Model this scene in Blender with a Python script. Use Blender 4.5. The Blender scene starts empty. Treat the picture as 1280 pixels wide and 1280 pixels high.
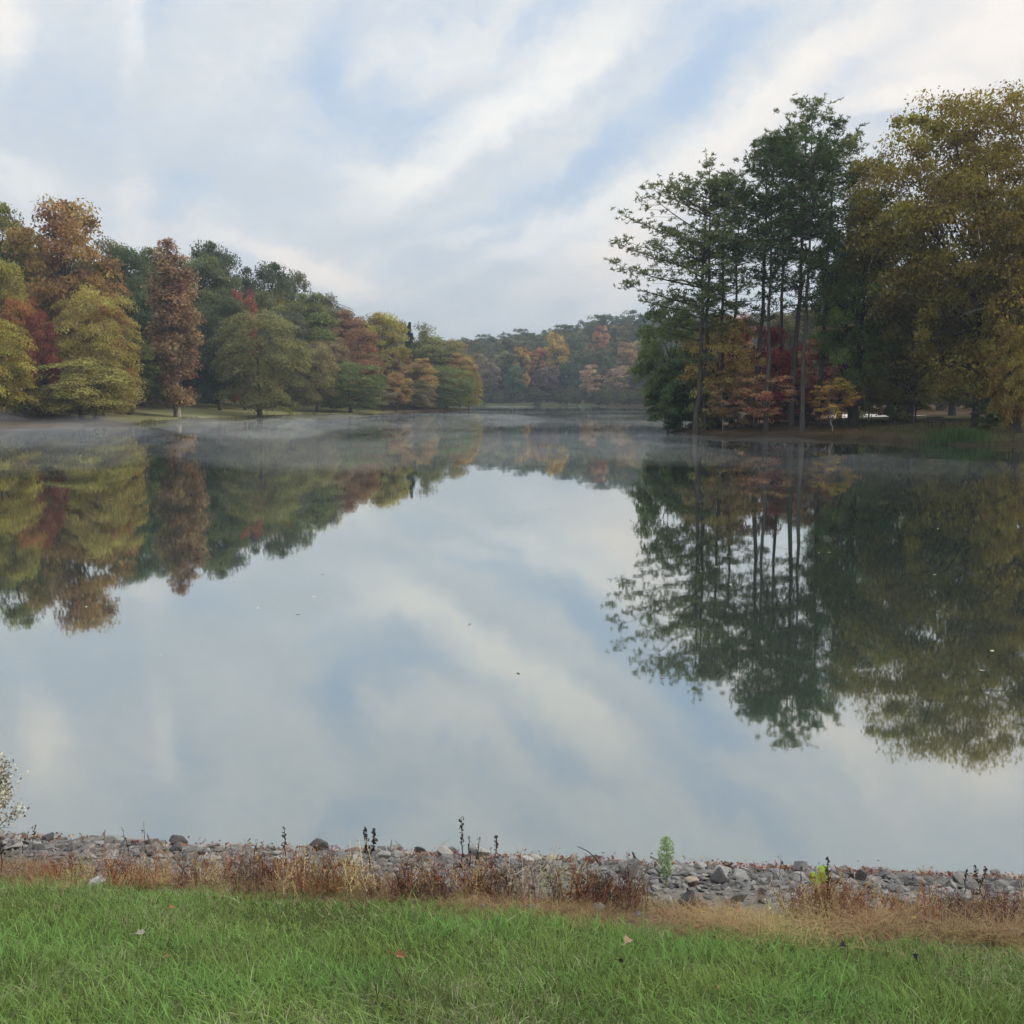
import bpy, math, random
import numpy as np
from math import sin, cos, pi, radians, atan, tan, sqrt, exp

random.seed(7)
C = bpy.context.scene
COL = C.collection
T_ = np.array

# ------------------------------------------------------------------ camera
CAM_H, F, PITCH = 3.5, 1232.0, radians(6.7)
cp, sp = cos(PITCH), sin(PITCH)
cd = bpy.data.cameras.new('camera'); cam = bpy.data.objects.new('camera', cd); COL.objects.link(cam)
cam.location = (0, 0, CAM_H); cam.rotation_euler = (pi/2 - PITCH, 0, 0)
cd.sensor_fit = 'HORIZONTAL'; cd.sensor_width = 36; cd.lens = 36 * F / 1280
cd.clip_start = .05; cd.clip_end = 6000
C.camera = cam

def ray(px, py):
    dx, dy = (px - 640) / F, (640 - py) / F
    return T_([dx, cp + sp * dy, -sp + cp * dy])
def at(px, py, Y):
    d = ray(px, py); k = Y / d[1]
    return d[0] * k, Y, CAM_H + d[2] * k
def onwater(px, py):
    d = ray(px, py); k = -CAM_H / d[2]
    return d[0] * k, d[1] * k

def to_px(x, y, z):
    v = T_([x, y, z - CAM_H]); f = v[1] * cp - v[2] * sp; u = v[1] * sp + v[2] * cp
    return 640 + F * v[0] / f, 640 - F * u / f


# ------------------------------------------------------------------ terrain
shore_right = [onwater(*p) for p in [(1280, 557), (1235, 557), (1200, 557), (1150, 554), (1100, 551), (1040, 548),
                                     (960, 547), (900, 546), (868, 545), (846, 543)]]
shore_left = [onwater(*p) for p in [(585, 513), (540, 514.5), (475, 518), (410, 519.5), (365, 521), (320, 522.5), (270, 525), (200, 528.5),
                                    (165, 531.5), (110, 533), (60, 534.5), (0, 537)]]
POLY = T_([(-62, 12.7), (42, 3.4), (44, 20), (43, 40), (39, 55)] + shore_right +
          [(15.2, 97), (20, 106), (32, 140), (47, 220), (55, 295), (45, 320), (26, 362), (8, 374), (-12, 374), (-40, 345),
           (-34, 300), (-20, 272), (-10, 258)] + shore_left + [(-66, 100), (-78, 85), (-74, 50)], float)

def smooth(a, b, x):
    t = np.clip((x - a) / (b - a), 0, 1); return t * t * (3 - 2 * t)
def poly_sd(x, y):
    """signed distance to the shoreline, positive on land"""
    x = np.asarray(x, float); y = np.asarray(y, float)
    d2 = np.full(x.shape, 1e18); ins = np.zeros(x.shape, bool)
    n = len(POLY)
    for i in range(n):
        ax, ay = POLY[i]; bx, by = POLY[(i + 1) % n]
        ex, ey = bx - ax, by - ay
        t = np.clip(((x - ax) * ex + (y - ay) * ey) / (ex * ex + ey * ey), 0, 1)
        d2 = np.minimum(d2, (x - ax - t * ex) ** 2 + (y - ay - t * ey) ** 2)
        c = (ay > y) != (by > y)
        xi = ax + (y - ay) * ex / (ey if abs(ey) > 1e-12 else 1e-12)
        ins ^= c & (x < xi)
    d = np.sqrt(d2)
    return np.where(ins, -d, d)
def vnoise(x, y, s, seed=0):
    """smooth value noise, -1..1"""
    x = np.asarray(x, float) / s; y = np.asarray(y, float) / s
    xi = np.floor(x); yi = np.floor(y); fx = x - xi; fy = y - yi
    fx = fx * fx * (3 - 2 * fx); fy = fy * fy * (3 - 2 * fy)
    def h(a, b):
        v = np.sin(a * 127.1 + b * 311.7 + seed * 74.7) * 43758.5453
        return (v - np.floor(v)) * 2 - 1
    return (h(xi, yi) * (1 - fx) + h(xi + 1, yi) * fx) * (1 - fy) + (h(xi, yi + 1) * (1 - fx) + h(xi + 1, yi + 1) * fx) * fy
def fbm(x, y, s, seed=0, o=4):
    r = 0; a = 1; t = 0
    for k in range(o):
        r = r + a * vnoise(x, y, s, seed + k); t += a; a *= .5; s *= .5
    return r / t
DAM_W = 7.2
def dam_z(t):
    return np.where(t < 1.8, 1.9, 1.9 - (1.9 + .03) / (DAM_W - 1.8) * (t - 1.8))
def height(x, y):
    x = np.asarray(x, float); y = np.asarray(y, float)
    d = poly_sd(x, y)
    bed = -np.minimum(2.2, .35 * np.abs(d))
    dp = np.maximum(d, 0)
    bank = .28 * (1 - np.exp(-dp / .5))
    # left hill
    wl = smooth(-4, -30, x)
    tl = smooth(140, 265, y)
    lawn = 1.9 * smooth(0, 26, dp)
    left = lawn + (15 - 9 * tl) * smooth(14, 75, dp) + 7 * (1 - tl) * smooth(60, 160, dp)
    # right park, then a rising slope
    right = 1.4 * (1 - np.exp(-dp / 16)) + 16 * smooth(60, 160, dp) * smooth(20, 80, x)
    # far hill
    wf = smooth(325, 375, y)
    far = 1.0 * smooth(0, 15, dp) + (15 + .10 * np.clip(x + 20, -60, 250)) * smooth(14, 165, dp)
    land = bank + (left * wl + right * (1 - wl)) * (1 - wf) + far * wf
    land = land + .25 * fbm(x, y, 14, 3) * smooth(6, 30, dp)
    t = y + .09 * x
    damw = smooth(40, 20, t)
    dz = dam_z(t) + .025 * fbm(x, y, .8, 5)
    land = land * (1 - damw) + dz * damw
    return np.where((d < 0) & (t > 9), bed, np.where(t < 9, np.maximum(dz, -2.2), land))
def hz(x, y):
    return float(height(T_([x]), T_([y]))[0])
def on_dam(px, py):
    """point of the dam slope seen at a photo pixel"""
    d = ray(px, py)
    lo, hi = 1.0, 12.0
    for _ in range(40):
        m = (lo + hi) / 2; p = d * (m / d[1])
        if CAM_H + p[2] > float(dam_z(T_(p[1] + .09 * p[0]))): lo = m
        else: hi = m
    p = d * (lo / d[1])
    return float(p[0]), float(p[1])

# ------------------------------------------------------------------ mesh helpers
class MB:
    def __init__(s): s.V = []; s.F = {3: [], 4: []}; s.A = {3: [], 4: []}; s.n = 0
    def add(s, V, Fc, a=0.5):
        V = np.asarray(V, float); Fc = np.asarray(Fc, int); k = Fc.shape[1]
        s.V.append(V); s.F[k].append(Fc + s.n); s.n += len(V)
        s.A[k].append(np.broadcast_to(np.asarray(a, float), (len(Fc),)))
    def tube(s, P, R, sides=5, a=.5):
        P = np.asarray(P, float); n = len(P); R = np.broadcast_to(np.asarray(R, float), (n,))
        Tn = np.gradient(P, axis=0); Tn /= np.linalg.norm(Tn, axis=1)[:, None] + 1e-9
        ref = np.where(np.abs(Tn[:, 2:3]) > .9, T_([[1., 0, 0]]), T_([[0, 0, 1.]]))
        U = np.cross(Tn, ref); U /= np.linalg.norm(U, axis=1)[:, None] + 1e-9
        W = np.cross(Tn, U)
        ang = np.arange(sides) * 2 * pi / sides
        V = P[:, None] + R[:, None, None] * (U[:, None] * np.cos(ang)[None, :, None] + W[:, None] * np.sin(ang)[None, :, None])
        i = np.arange(n - 1)[:, None] * sides; j = np.arange(sides)[None]; j2 = (j + 1) % sides
        Fq = np.stack([i + j, i + j2, i + sides + j2, i + sides + j], -1).reshape(-1, 4)
        s.add(V.reshape(-1, 3), Fq, a)
    def build(s, name, mat, parent=None, link=True, flat=True):
        me = bpy.data.meshes.new(name)
        V = np.concatenate(s.V) if s.V else np.zeros((0, 3))
        loops = []; starts = []; att = []; c = 0
        for k in (3, 4):
            for Fk, Ak in zip(s.F[k], s.A[k]):
                loops.append(Fk.ravel()); starts.append(c + np.arange(len(Fk)) * k); c += Fk.size; att.append(Ak)
        loops = np.concatenate(loops); starts = np.concatenate(starts); att = np.concatenate(att)
        me.vertices.add(len(V)); me.vertices.foreach_set('co', V.astype(np.float32).ravel())
        me.loops.add(len(loops)); me.loops.foreach_set('vertex_index', loops.astype(np.int32))
        me.polygons.add(len(starts)); me.polygons.foreach_set('loop_start', starts.astype(np.int32))
        me.update(calc_edges=True)
        me.polygons.foreach_set('use_smooth', np.full(len(starts), not flat))
        at_ = me.attributes.new('tint', 'FLOAT', 'FACE'); at_.data.foreach_set('value', att.astype(np.float32))
        me.materials.append(mat)
        o = bpy.data.objects.new(name, me)
        if parent is not None: o.parent = parent
        if link: COL.objects.link(o)
        return o

def unit(v): return v / (np.linalg.norm(v, axis=-1, keepdims=True) + 1e-9)

def leaf_quads(mb, P, N, size, a, rng, aspect=.55, along=None):
    """one small pointed leaf (a folded diamond) per row"""
    n = len(P)
    if along is None: along = rng.normal(size=(n, 3))
    U = unit(np.cross(N, along)); Tn = unit(np.cross(U, N))
    L = size[:, None] * .5; W = L * aspect
    V = np.stack([P - Tn * L, P + U * W + Tn * L * .1 - N * L * .1, P + Tn * L, P - U * W + Tn * L * .1 - N * L * .1], 1)
    Fq = np.arange(n * 4).reshape(n, 4)
    mb.add(V.reshape(-1, 3), Fq, a)

def thing(name, label, cat, loc=(0, 0, 0), rz=0, group=None, scale=(1, 1, 1)):
    o = bpy.data.objects.new(name, None); COL.objects.link(o)
    o.location = loc; o.rotation_euler = (0, 0, rz); o.scale = scale
    o.empty_display_size = .2
    tag(o, label, cat, group)
    return o
def tag(o, label=None, cat=None, group=None, kind=None):
    if label: o['label'] = label
    if cat: o['category'] = cat
    if group: o['group'] = group
    if kind: o['kind'] = kind
    return o

# ------------------------------------------------------------------ materials
def newmat(name):
    m = bpy.data.materials.new(name); m.use_nodes = True
    nt = m.node_tree; nt.nodes.clear()
    out = nt.nodes.new('ShaderNodeOutputMaterial')
    return m, nt, out
def nd(nt, typ, **kw):
    n = nt.nodes.new(typ)
    for k, v in kw.items():
        if k.startswith('i_'):
            key = k[2:]; key = int(key) if key.isdigit() else key
            n.inputs[key].default_value = v
        else: setattr(n, k, v)
    return n
def lk(nt, a, b): nt.links.new(a, b)
def math_(nt, op, a, b=None, clamp=False):
    n = nt.nodes.new('ShaderNodeMath'); n.operation = op; n.use_clamp = clamp
    for i, v in enumerate((a, b)):
        if v is None: continue
        if isinstance(v, (int, float)): n.inputs[i].default_value = v
        else: nt.links.new(v, n.inputs[i])
    return n.outputs[0]

def foliage_mat(name, transl=.42, huevar=.07, valvar=.9, nscale=.28):
    m, nt, out = newmat(name)
    oi = nd(nt, 'ShaderNodeObjectInfo'); at_ = nd(nt, 'ShaderNodeAttribute', attribute_name='tint')
    tc = nd(nt, 'ShaderNodeTexCoord')
    nz = nd(nt, 'ShaderNodeTexNoise', i_Scale=nscale, i_Detail=2.0); lk(nt, tc.outputs['Object'], nz.inputs['Vector'])
    hsv = nd(nt, 'ShaderNodeHueSaturation')
    h = math_(nt, 'MULTIPLY_ADD', at_.outputs['Fac'], huevar); h.node.inputs[2].default_value = .5 - huevar / 2
    h2 = math_(nt, 'MULTIPLY_ADD', nz.outputs['Fac'], huevar * 1.6); h2.node.inputs[2].default_value = -huevar * .8
    hh = math_(nt, 'ADD', h, h2)
    lk(nt, hh, hsv.inputs['Hue'])
    v = math_(nt, 'MULTIPLY_ADD', at_.outputs['Fac'], valvar); v.node.inputs[2].default_value = 1 - valvar / 2
    lk(nt, v, hsv.inputs['Value']); lk(nt, oi.outputs['Color'], hsv.inputs['Color'])
    df = nd(nt, 'ShaderNodeBsdfDiffuse'); tr = nd(nt, 'ShaderNodeBsdfTranslucent')
    lk(nt, hsv.outputs[0], df.inputs[0]); lk(nt, hsv.outputs[0], tr.inputs[0])
    mx = nd(nt, 'ShaderNodeMixShader', i_0=transl); lk(nt, df.outputs[0], mx.inputs[1]); lk(nt, tr.outputs[0], mx.inputs[2])
    lk(nt, mx.outputs[0], out.inputs[0])
    return m
M_LEAF = foliage_mat('leaves', .42, .06, 1.2)
M_NEEDLE = foliage_mat('needles', .35, .05, .9)
M_BLADE = foliage_mat('grass_blades', .35, .045, 1.2, 1.6)
M_DRY = foliage_mat('dry_plants', .15, .085, 1.2, 2.0)

def bark_mat(name, scale=6):
    m, nt, out = newmat(name)
    oi = nd(nt, 'ShaderNodeObjectInfo'); tc = nd(nt, 'ShaderNodeTexCoord')
    mp = nd(nt, 'ShaderNodeMapping'); mp.inputs['Scale'].default_value = (1, 1, .18); lk(nt, tc.outputs['Object'], mp.inputs[0])
    nz = nd(nt, 'ShaderNodeTexNoise', i_Scale=scale, i_Detail=5.0); lk(nt, mp.outputs[0], nz.inputs['Vector'])
    v = math_(nt, 'MULTIPLY_ADD', nz.outputs['Fac'], 1.6); v.node.inputs[2].default_value = .2
    hsv = nd(nt, 'ShaderNodeHueSaturation'); lk(nt, v, hsv.inputs['Value']); lk(nt, oi.outputs['Color'], hsv.inputs['Color'])
    df = nd(nt, 'ShaderNodeBsdfDiffuse'); lk(nt, hsv.outputs[0], df.inputs[0])
    bp = nd(nt, 'ShaderNodeBump', i_Strength=.6, i_Distance=.05); lk(nt, nz.outputs['Fac'], bp.inputs['Height']); lk(nt, bp.outputs[0], df.inputs['Normal'])
    lk(nt, df.outputs[0], out.inputs[0])
    return m
M_BARK = bark_mat('bark')

def stone_mat():
    m, nt, out = newmat('riprap_rock')
    oi = nd(nt, 'ShaderNodeObjectInfo'); tc = nd(nt, 'ShaderNodeTexCoord'); at_ = nd(nt, 'ShaderNodeAttribute', attribute_name='tint')
    add = nd(nt, 'ShaderNodeVectorMath', operation='ADD'); lk(nt, tc.outputs['Object'], add.inputs[0]); lk(nt, oi.outputs['Random'], add.inputs[1])
    nz = nd(nt, 'ShaderNodeTexNoise', i_Scale=14.0, i_Detail=6.0, i_Roughness=.65); lk(nt, add.outputs[0], nz.inputs['Vector'])
    nb = nd(nt, 'ShaderNodeTexNoise', i_Scale=90.0, i_Detail=4.0); lk(nt, add.outputs[0], nb.inputs['Vector'])
    v = math_(nt, 'MULTIPLY_ADD', nz.outputs['Fac'], 1.1); v.node.inputs[2].default_value = .1
    v2 = math_(nt, 'MULTIPLY_ADD', at_.outputs['Fac'], .7); v2.node.inputs[2].default_value = .65
    vv = math_(nt, 'MULTIPLY', v, v2); vv2 = math_(nt, 'MULTIPLY_ADD', nb.outputs['Fac'], .7); vv2.node.inputs[2].default_value = .65
    v3 = math_(nt, 'MULTIPLY', vv, vv2)
    hsv = nd(nt, 'ShaderNodeHueSaturation'); lk(nt, v3, hsv.inputs['Value']); lk(nt, oi.outputs['Color'], hsv.inputs['Color'])
    b = nd(nt, 'ShaderNodeBsdfPrincipled', i_Roughness=.85); lk(nt, hsv.outputs[0], b.inputs['Base Color'])
    bp = nd(nt, 'ShaderNodeBump', i_Strength=.5, i_Distance=.01); lk(nt, nb.outputs['Fac'], bp.inputs['Height']); lk(nt, bp.outputs[0], b.inputs['Normal'])
    lk(nt, b.outputs[0], out.inputs[0]); return m
M_STONE = stone_mat()

def ground_mat():
    m, nt, out = newmat('ground')
    at_ = nd(nt, 'ShaderNodeAttribute', attribute_name='zone')
    ge = nd(nt, 'ShaderNodeNewGeometry')
    n1 = nd(nt, 'ShaderNodeTexNoise', i_Scale=.45, i_Detail=6.0, i_Roughness=.7); lk(nt, ge.outputs['Position'], n1.inputs['Vector'])
    n2 = nd(nt, 'ShaderNodeTexNoise', i_Scale=28.0, i_Detail=4.0); lk(nt, ge.outputs['Position'], n2.inputs['Vector'])
    a = math_(nt, 'MULTIPLY_ADD', n1.outputs['Fac'], 1.0); a.node.inputs[2].default_value = .5
    b = math_(nt, 'MULTIPLY_ADD', n2.outputs['Fac'], 1.4); b.node.inputs[2].default_value = .3
    v = math_(nt, 'MULTIPLY', a, b)
    hsv = nd(nt, 'ShaderNodeHueSaturation'); lk(nt, v, hsv.inputs['Value']); lk(nt, at_.outputs['Color'], hsv.inputs['Color'])
    df = nd(nt, 'ShaderNodeBsdfDiffuse'); lk(nt, hsv.outputs[0], df.inputs[0])
    bp = nd(nt, 'ShaderNodeBump', i_Strength=.7, i_Distance=.03); lk(nt, n2.outputs['Fac'], bp.inputs['Height']); lk(nt, bp.outputs[0], df.inputs['Normal'])
    lk(nt, df.outputs[0], out.inputs[0]); return m

def water_mat():
    m, nt, out = newmat('lake_water')
    ge = nd(nt, 'ShaderNodeNewGeometry')
    mp = nd(nt, 'ShaderNodeMapping'); mp.inputs['Scale'].default_value = (.5, 1.0, 1); lk(nt, ge.outputs['Position'], mp.inputs[0])
    n1 = nd(nt, 'ShaderNodeTexNoise', i_Scale=.9, i_Detail=3.0, i_Roughness=.5); lk(nt, mp.outputs[0], n1.inputs['Vector'])
    n2 = nd(nt, 'ShaderNodeTexNoise', i_Scale=.08, i_Detail=2.0); lk(nt, ge.outputs['Position'], n2.inputs['Vector'])
    hgt = math_(nt, 'MULTIPLY', n1.outputs['Fac'], n2.outputs['Fac'])
    bp = nd(nt, 'ShaderNodeBump', i_Strength=1.0, i_Distance=WAVE); lk(nt, hgt, bp.inputs['Height'])
    fr = nd(nt, 'ShaderNodeFresnel', i_IOR=1.33); lk(nt, bp.outputs[0], fr.inputs['Normal'])
    f = math_(nt, 'POWER', fr.outputs[0], .28, True)
    gl = nd(nt, 'ShaderNodeBsdfGlossy', i_Roughness=.025); gl.inputs['Color'].default_value = (.93, .95, .93, 1); lk(nt, bp.outputs[0], gl.inputs['Normal'])
    df = nd(nt, 'ShaderNodeBsdfDiffuse'); df.inputs['Color'].default_value = (.032, .042, .032, 1)
    mx = nd(nt, 'ShaderNodeMixShader'); lk(nt, f, mx.inputs[0]); lk(nt, df.outputs[0], mx.inputs[1]); lk(nt, gl.outputs[0], mx.inputs[2])
    lk(nt, mx.outputs[0], out.inputs[0]); return m
WAVE = .0018

# ------------------------------------------------------------------ ground sheet + lake
def spaced(lo, hi, fine_lo, fine_hi, fine, growth):
    a = list(np.arange(fine_lo, fine_hi + 1e-6, fine))
    s = fine; x = a[-1]
    while x < hi: s *= growth; s = min(s, 40) ; x += s; a.append(x)
    s = fine; x = a[0]; b = []
    while x > lo: s *= growth; s = min(s, 40); x -= s; b.append(x)
    return T_(b[::-1] + a)
gx = np.unique(np.concatenate([spaced(-1500, 1500, -5, 5, .12, 1.09), np.arange(-90, 90, 1.5)]))
gy = np.unique(np.concatenate([spaced(-300, 1800, 0, 9, .1, 1.09), np.arange(50, 130, 1.0), np.arange(130, 400, 3.0)]))
X, Y = np.meshgrid(gx, gy); Z = height(X, Y); SD = poly_sd(X, Y)
V = np.stack([X, Y, Z], -1).reshape(-1, 3)
nx, ny = len(gx), len(gy)
i = (np.arange(ny - 1)[:, None] * nx + np.arange(nx - 1)[None]).ravel()
mb = MB(); mb.add(V, np.stack([i, i + 1, i + nx + 1, i + nx], -1))
ground = mb.build('ground', ground_mat(), flat=False); tag(ground, kind='structure')
# ground colours: where soil, straw, gravel, lawn and leaf litter lie
def zone_col():
    x, y = X, Y; t = y + .09 * x; n = fbm(x, y, 1.1, 9)
    c = np.zeros(X.shape + (3,)); c[:] = (.075, .050, .030)                       # leaf litter under trees
    def mixc(mask, col): c[:] = c * (1 - mask[..., None]) + T_(col) * mask[..., None]
    lawnL = smooth(-20, -27, x) * smooth(118, 128, y) * smooth(34, 24, SD) * smooth(215, 200, y) * smooth(-60, -52, x + (y - 118) * .02)
    mixc(lawnL, (.18, .17, .08))
    mixc(smooth(345, 365, y) * smooth(8, 4, SD) * smooth(60, 40, x), (.075, .085, .04))
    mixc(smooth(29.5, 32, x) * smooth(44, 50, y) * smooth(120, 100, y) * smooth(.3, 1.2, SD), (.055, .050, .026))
    mixc(smooth(1.2, .2, SD) * smooth(20, 40, y) * smooth(-1, 0, SD), (.030, .020, .013))
    mixc(smooth(0, -.6, SD) * (t > 9), (.03, .03, .02))
    dam = smooth(20, 12, t)
    mixc(dam, (.06, .07, .03))
    edge = grass_edge(x) + .15 * n
    mixc(dam * smooth(edge - .1, edge + .25, t), (.115, .080, .048))
    mixc(dam * smooth(edge + .35, edge + 1.0, t + .3 * n), (.13, .115, .10))
    mixc(dam * smooth(7.0, 7.3, t), (.06, .055, .045))
    return np.concatenate([c, np.ones(X.shape + (1,))], -1)
def grass_edge(x): return 4.78 - .14 * np.clip(np.asarray(x, float), -6, 6) + .1 * vnoise(x, 0 * np.asarray(x, float), .9, 4)
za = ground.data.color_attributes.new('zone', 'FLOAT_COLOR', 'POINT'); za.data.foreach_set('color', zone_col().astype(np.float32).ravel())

mb = MB(); wl_ = T_([(-110, -1, 0), (80, -1, 0), (80, 400, 0), (-110, 400, 0)], float)
wgx = np.linspace(-110, 80, 20); wgy = np.linspace(4.0, 400, 40); WX, WY = np.meshgrid(wgx, wgy)
ii = (np.arange(39)[:, None] * 20 + np.arange(19)[None]).ravel()
mb.add(np.stack([WX, WY, 0 * WX], -1).reshape(-1, 3), np.stack([ii, ii + 1, ii + 21, ii + 20], -1))
lake = mb.build('lake_water', water_mat(), flat=False); tag(lake, kind='structure')

# ------------------------------------------------------------------ tree prototypes (each: trunk mesh, crown mesh, height, width)
PROTO = {}
def proto(name, trunk, crown, H, W, leafmat=M_LEAF):
    to = trunk.build('trunk', M_BARK, link=False, flat=False); co = crown.build('crown', leafmat, link=False)
    PROTO[name] = (to.data, co.data, H, W); bpy.data.objects.remove(to); bpy.data.objects.remove(co)

def broad(name, seed, H=18, W=14, base=.2, nc=70, nl=170, leaf=.4, flat=.7, droop=0, env=None, rc=(.09, .16), lobes=.35, inner=.35, limbs=26, trunk_r=.02, aspect=.6, lean=0, wander=.02):
    rng = np.random.default_rng(seed)
    zb = base * H; hz_ = (H - zb) / 2; zc = zb + hz_
    D = unit(rng.normal(size=(nc, 3)))
    L = unit(rng.normal(size=(7, 3)))
    e = 1 - lobes * .5 + lobes * (np.clip(D @ L.T, 0, 1) ** 5).sum(1)
    r = (inner + (1 - inner) * rng.random(nc) ** .5) * np.minimum(e, 1.12)
    R = rng.uniform(*rc, nc) * W
    if env is None:
        c = D * r[:, None] * T_([W / 2, W / 2, hz_]); c[:, 2] += zc
        c[:, 2] = np.clip(c[:, 2], zb + .2, H - R * flat * .8)
        k = np.maximum(1, np.hypot(c[:, 0], c[:, 1]) / (W / 2 - R * .6 + 1e-6)); c[:, :2] /= k[:, None]
    else:
        h = rng.random(nc) ** .9; az = rng.random(nc) * 2 * pi
        rr = env(h) * W / 2 * (rng.random(nc) ** .5) * (.8 + .3 * np.sin(az * 2 + seed) * (1 - h))
        R = R * (.5 + .7 * env(h))
        c = np.stack([rr * np.cos(az), rr * np.sin(az), zb + h * (H - zb - R * flat)], -1)
    c[:, 0] += lean * (c[:, 2] / H) * W
    cr = MB()
    idx = np.repeat(np.arange(nc), nl); n = len(idx)
    d = unit(rng.normal(size=(n, 3))); d[:, 2] = np.where(d[:, 2] < -.3, -d[:, 2], d[:, 2])
    rad = R[idx] * rng.random(n) ** .45
    off = d * rad[:, None] * T_([1, 1, flat])
    outw = unit(c[idx] * T_([1, 1, 0]) + 1e-6)
    if droop: off[:, 2] -= droop * np.clip((off * outw).sum(1), -1e9, 1e9) + droop * .25 * (off[:, 0] ** 2 + off[:, 1] ** 2) / R[idx]
    P = c[idx] + off + rng.normal(size=(n, 3)) * .02 * W * .3
    P[:, 2] = np.maximum(P[:, 2], .15)
    N = unit(.6 * d + .35 * unit(P - T_([0, 0, zc])) + T_([0, 0, .35]) + .6 * rng.normal(size=(n, 3)))
    ct = rng.random(nc)
    a = np.clip(.55 * ct[idx] + .45 * rng.random(n), 0, 1)
    leaf_quads(cr, P, N, leaf * rng.uniform(.45, 1.5, n), a, rng, aspect)
    tk = MB(); tr = trunk_r * H
    zt = np.linspace(-.3, zb + (H - zb) * .75, 9)
    wob = np.cumsum(rng.normal(size=(9, 2)) * wander * H * .3, 0); wob[0] = wob[1] = 0
    TP = np.concatenate([wob, zt[:, None]], 1); TP[:, 0] += lean * np.clip(zt / H, 0, 1) * W
    tk.tube(TP, tr * np.linspace(1.25, .25, 9) * T_([1.25] + [1] * 8), 8)
    for k in rng.permutation(nc)[:limbs]:
        z0 = np.clip(c[k, 2] - np.hypot(c[k, 0], c[k, 1]) * rng.uniform(.3, .8), max(zb * .75, 1.2), zt[-1])
        b = T_([np.interp(z0, zt, TP[:, 0]), np.interp(z0, zt, TP[:, 1]), z0])
        m1 = b + (c[k] - b) * .4 + T_([0, 0, .05 * H]) * rng.normal() + rng.normal(size=3) * .015 * H
        m2 = b + (c[k] - b) * .75 + rng.normal(size=3) * .015 * H
        tk.tube(T_([b, m1, m2, c[k]]), tr * T_([.42, .28, .17, .06]), 5)
    proto(name, tk, cr, H, W)

def pine(name, seed, H=27, W=9, crown=.42, nb=62, tufts=16, need=12, asym=(0, 0), tuftR=.5, dead=11):
    rng = np.random.default_rng(seed)
    tk = MB(); cr = MB()
    zt = np.linspace(-.3, H * .985, 12)
    bend = np.cumsum(rng.normal(size=(12, 2)) * .10, 0); bend[:2] = 0
    TP = np.concatenate([bend, zt[:, None]], 1)
    tk.tube(TP, .26 * np.linspace(1, .12, 12) * T_([1.25] + [1] * 11), 8)
    Ps = []; Ns = []; Al = []; As = []
    hs = np.sort(crown + (1 - crown) * rng.random(nb) ** .85)
    az = 0
    for h in hs:
        z = h * H; az += 2.4 + rng.normal() * .5
        u = (h - crown) / (1 - crown)
        ln = W / 2 * (.35 + .9 * min(1, u * 2.2)) * min(1, 2.2 * (1.03 - u)) ** .7 * rng.uniform(.55, 1.1)
        ln *= 1 + asym[1] * cos(az - asym[0])
        up = .12 + .6 * u ** 2 + rng.normal() * .1
        b = T_([np.interp(z, zt, TP[:, 0]), np.interp(z, zt, TP[:, 1]), z])
        dr = T_([cos(az), sin(az), up])
        s = np.linspace(0, 1, 5)
        curve = b + dr[None] * (ln * s)[:, None]; curve[:, 2] += .12 * ln * (s ** 2 - .6 * s) + rng.normal() * .1 * s
        curve[:, :2] += rng.normal(size=(5, 2)) * .06 * ln * s[:, None]
        tk.tube(curve, np.linspace(.022 + .009 * ln, .010, 5), 4)
        nt_ = max(5, int(tufts * ln / (W / 2)))
        for q in range(nt_):
            f = .22 + .78 * rng.random() ** .8
            p0 = T_([np.interp(f, s, curve[:, k]) for k in range(3)])
            side = rng.normal() * .22 * ln * (1.15 - f * .7)
            tip = p0 + T_([-sin(az), cos(az), 0]) * side + T_([cos(az), sin(az), 0]) * abs(side) * .5 + T_([0, 0, rng.uniform(0, .4)])
            if abs(side) > .3: tk.tube(T_([p0, (p0 + tip) / 2 - T_([0, 0, .05]), tip]), T_([.02, .016, .01]), 3)
            nt3 = 3; m_ = need * nt3; tv = rng.random()
            ctr = tip + np.repeat(rng.normal(size=(nt3, 3)) * T_([.34, .34, .16]), need, 0)
            d = unit(T_([[cos(az) * .3, sin(az) * .3, .35]]) + rng.normal(size=(m_, 3)) * T_([1, 1, .7]))
            ln2 = tuftR * rng.uniform(.6, 1.15, m_)
            Ps.append(ctr + d * (ln2 * .4)[:, None]); Al.append(d)
            Ns.append(unit(rng.normal(size=(m_, 3)) * .7 + T_([0, 0, .7]))); As.append(np.clip(tv * .6 + .4 * rng.random(m_), 0, 1))
    for k in range(dead):
        z = H * rng.uniform(.2, crown + .08); a = rng.random() * 2 * pi; ln = rng.uniform(.6, 2.2)
        b = T_([np.interp(z, zt, TP[:, 0]), np.interp(z, zt, TP[:, 1]), z])
        tk.tube(T_([b, b + T_([cos(a), sin(a), -.1]) * ln * .5, b + T_([cos(a), sin(a), -.25]) * ln]), T_([.03, .02, .008]), 4)
    P = np.concatenate(Ps); D = np.concatenate(Al); N = np.concatenate(Ns); A = np.concatenate(As)
    Nn = unit(np.cross(np.cross(D, N), D))
    leaf_quads(cr, P, Nn, tuftR * rng.uniform(.7, 1.2, len(P)), A, rng, .22, along=D)
    proto(name, tk, cr, H, W, M_NEEDLE)

cone = lambda h: np.interp(h, [0, .1, .35, .6, .85, 1], [.5, .68, 1, .95, .72, .35])
column = lambda h: np.interp(h, [0, .2, .5, .8, 1], [.8, 1, .95, .75, .25])

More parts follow.
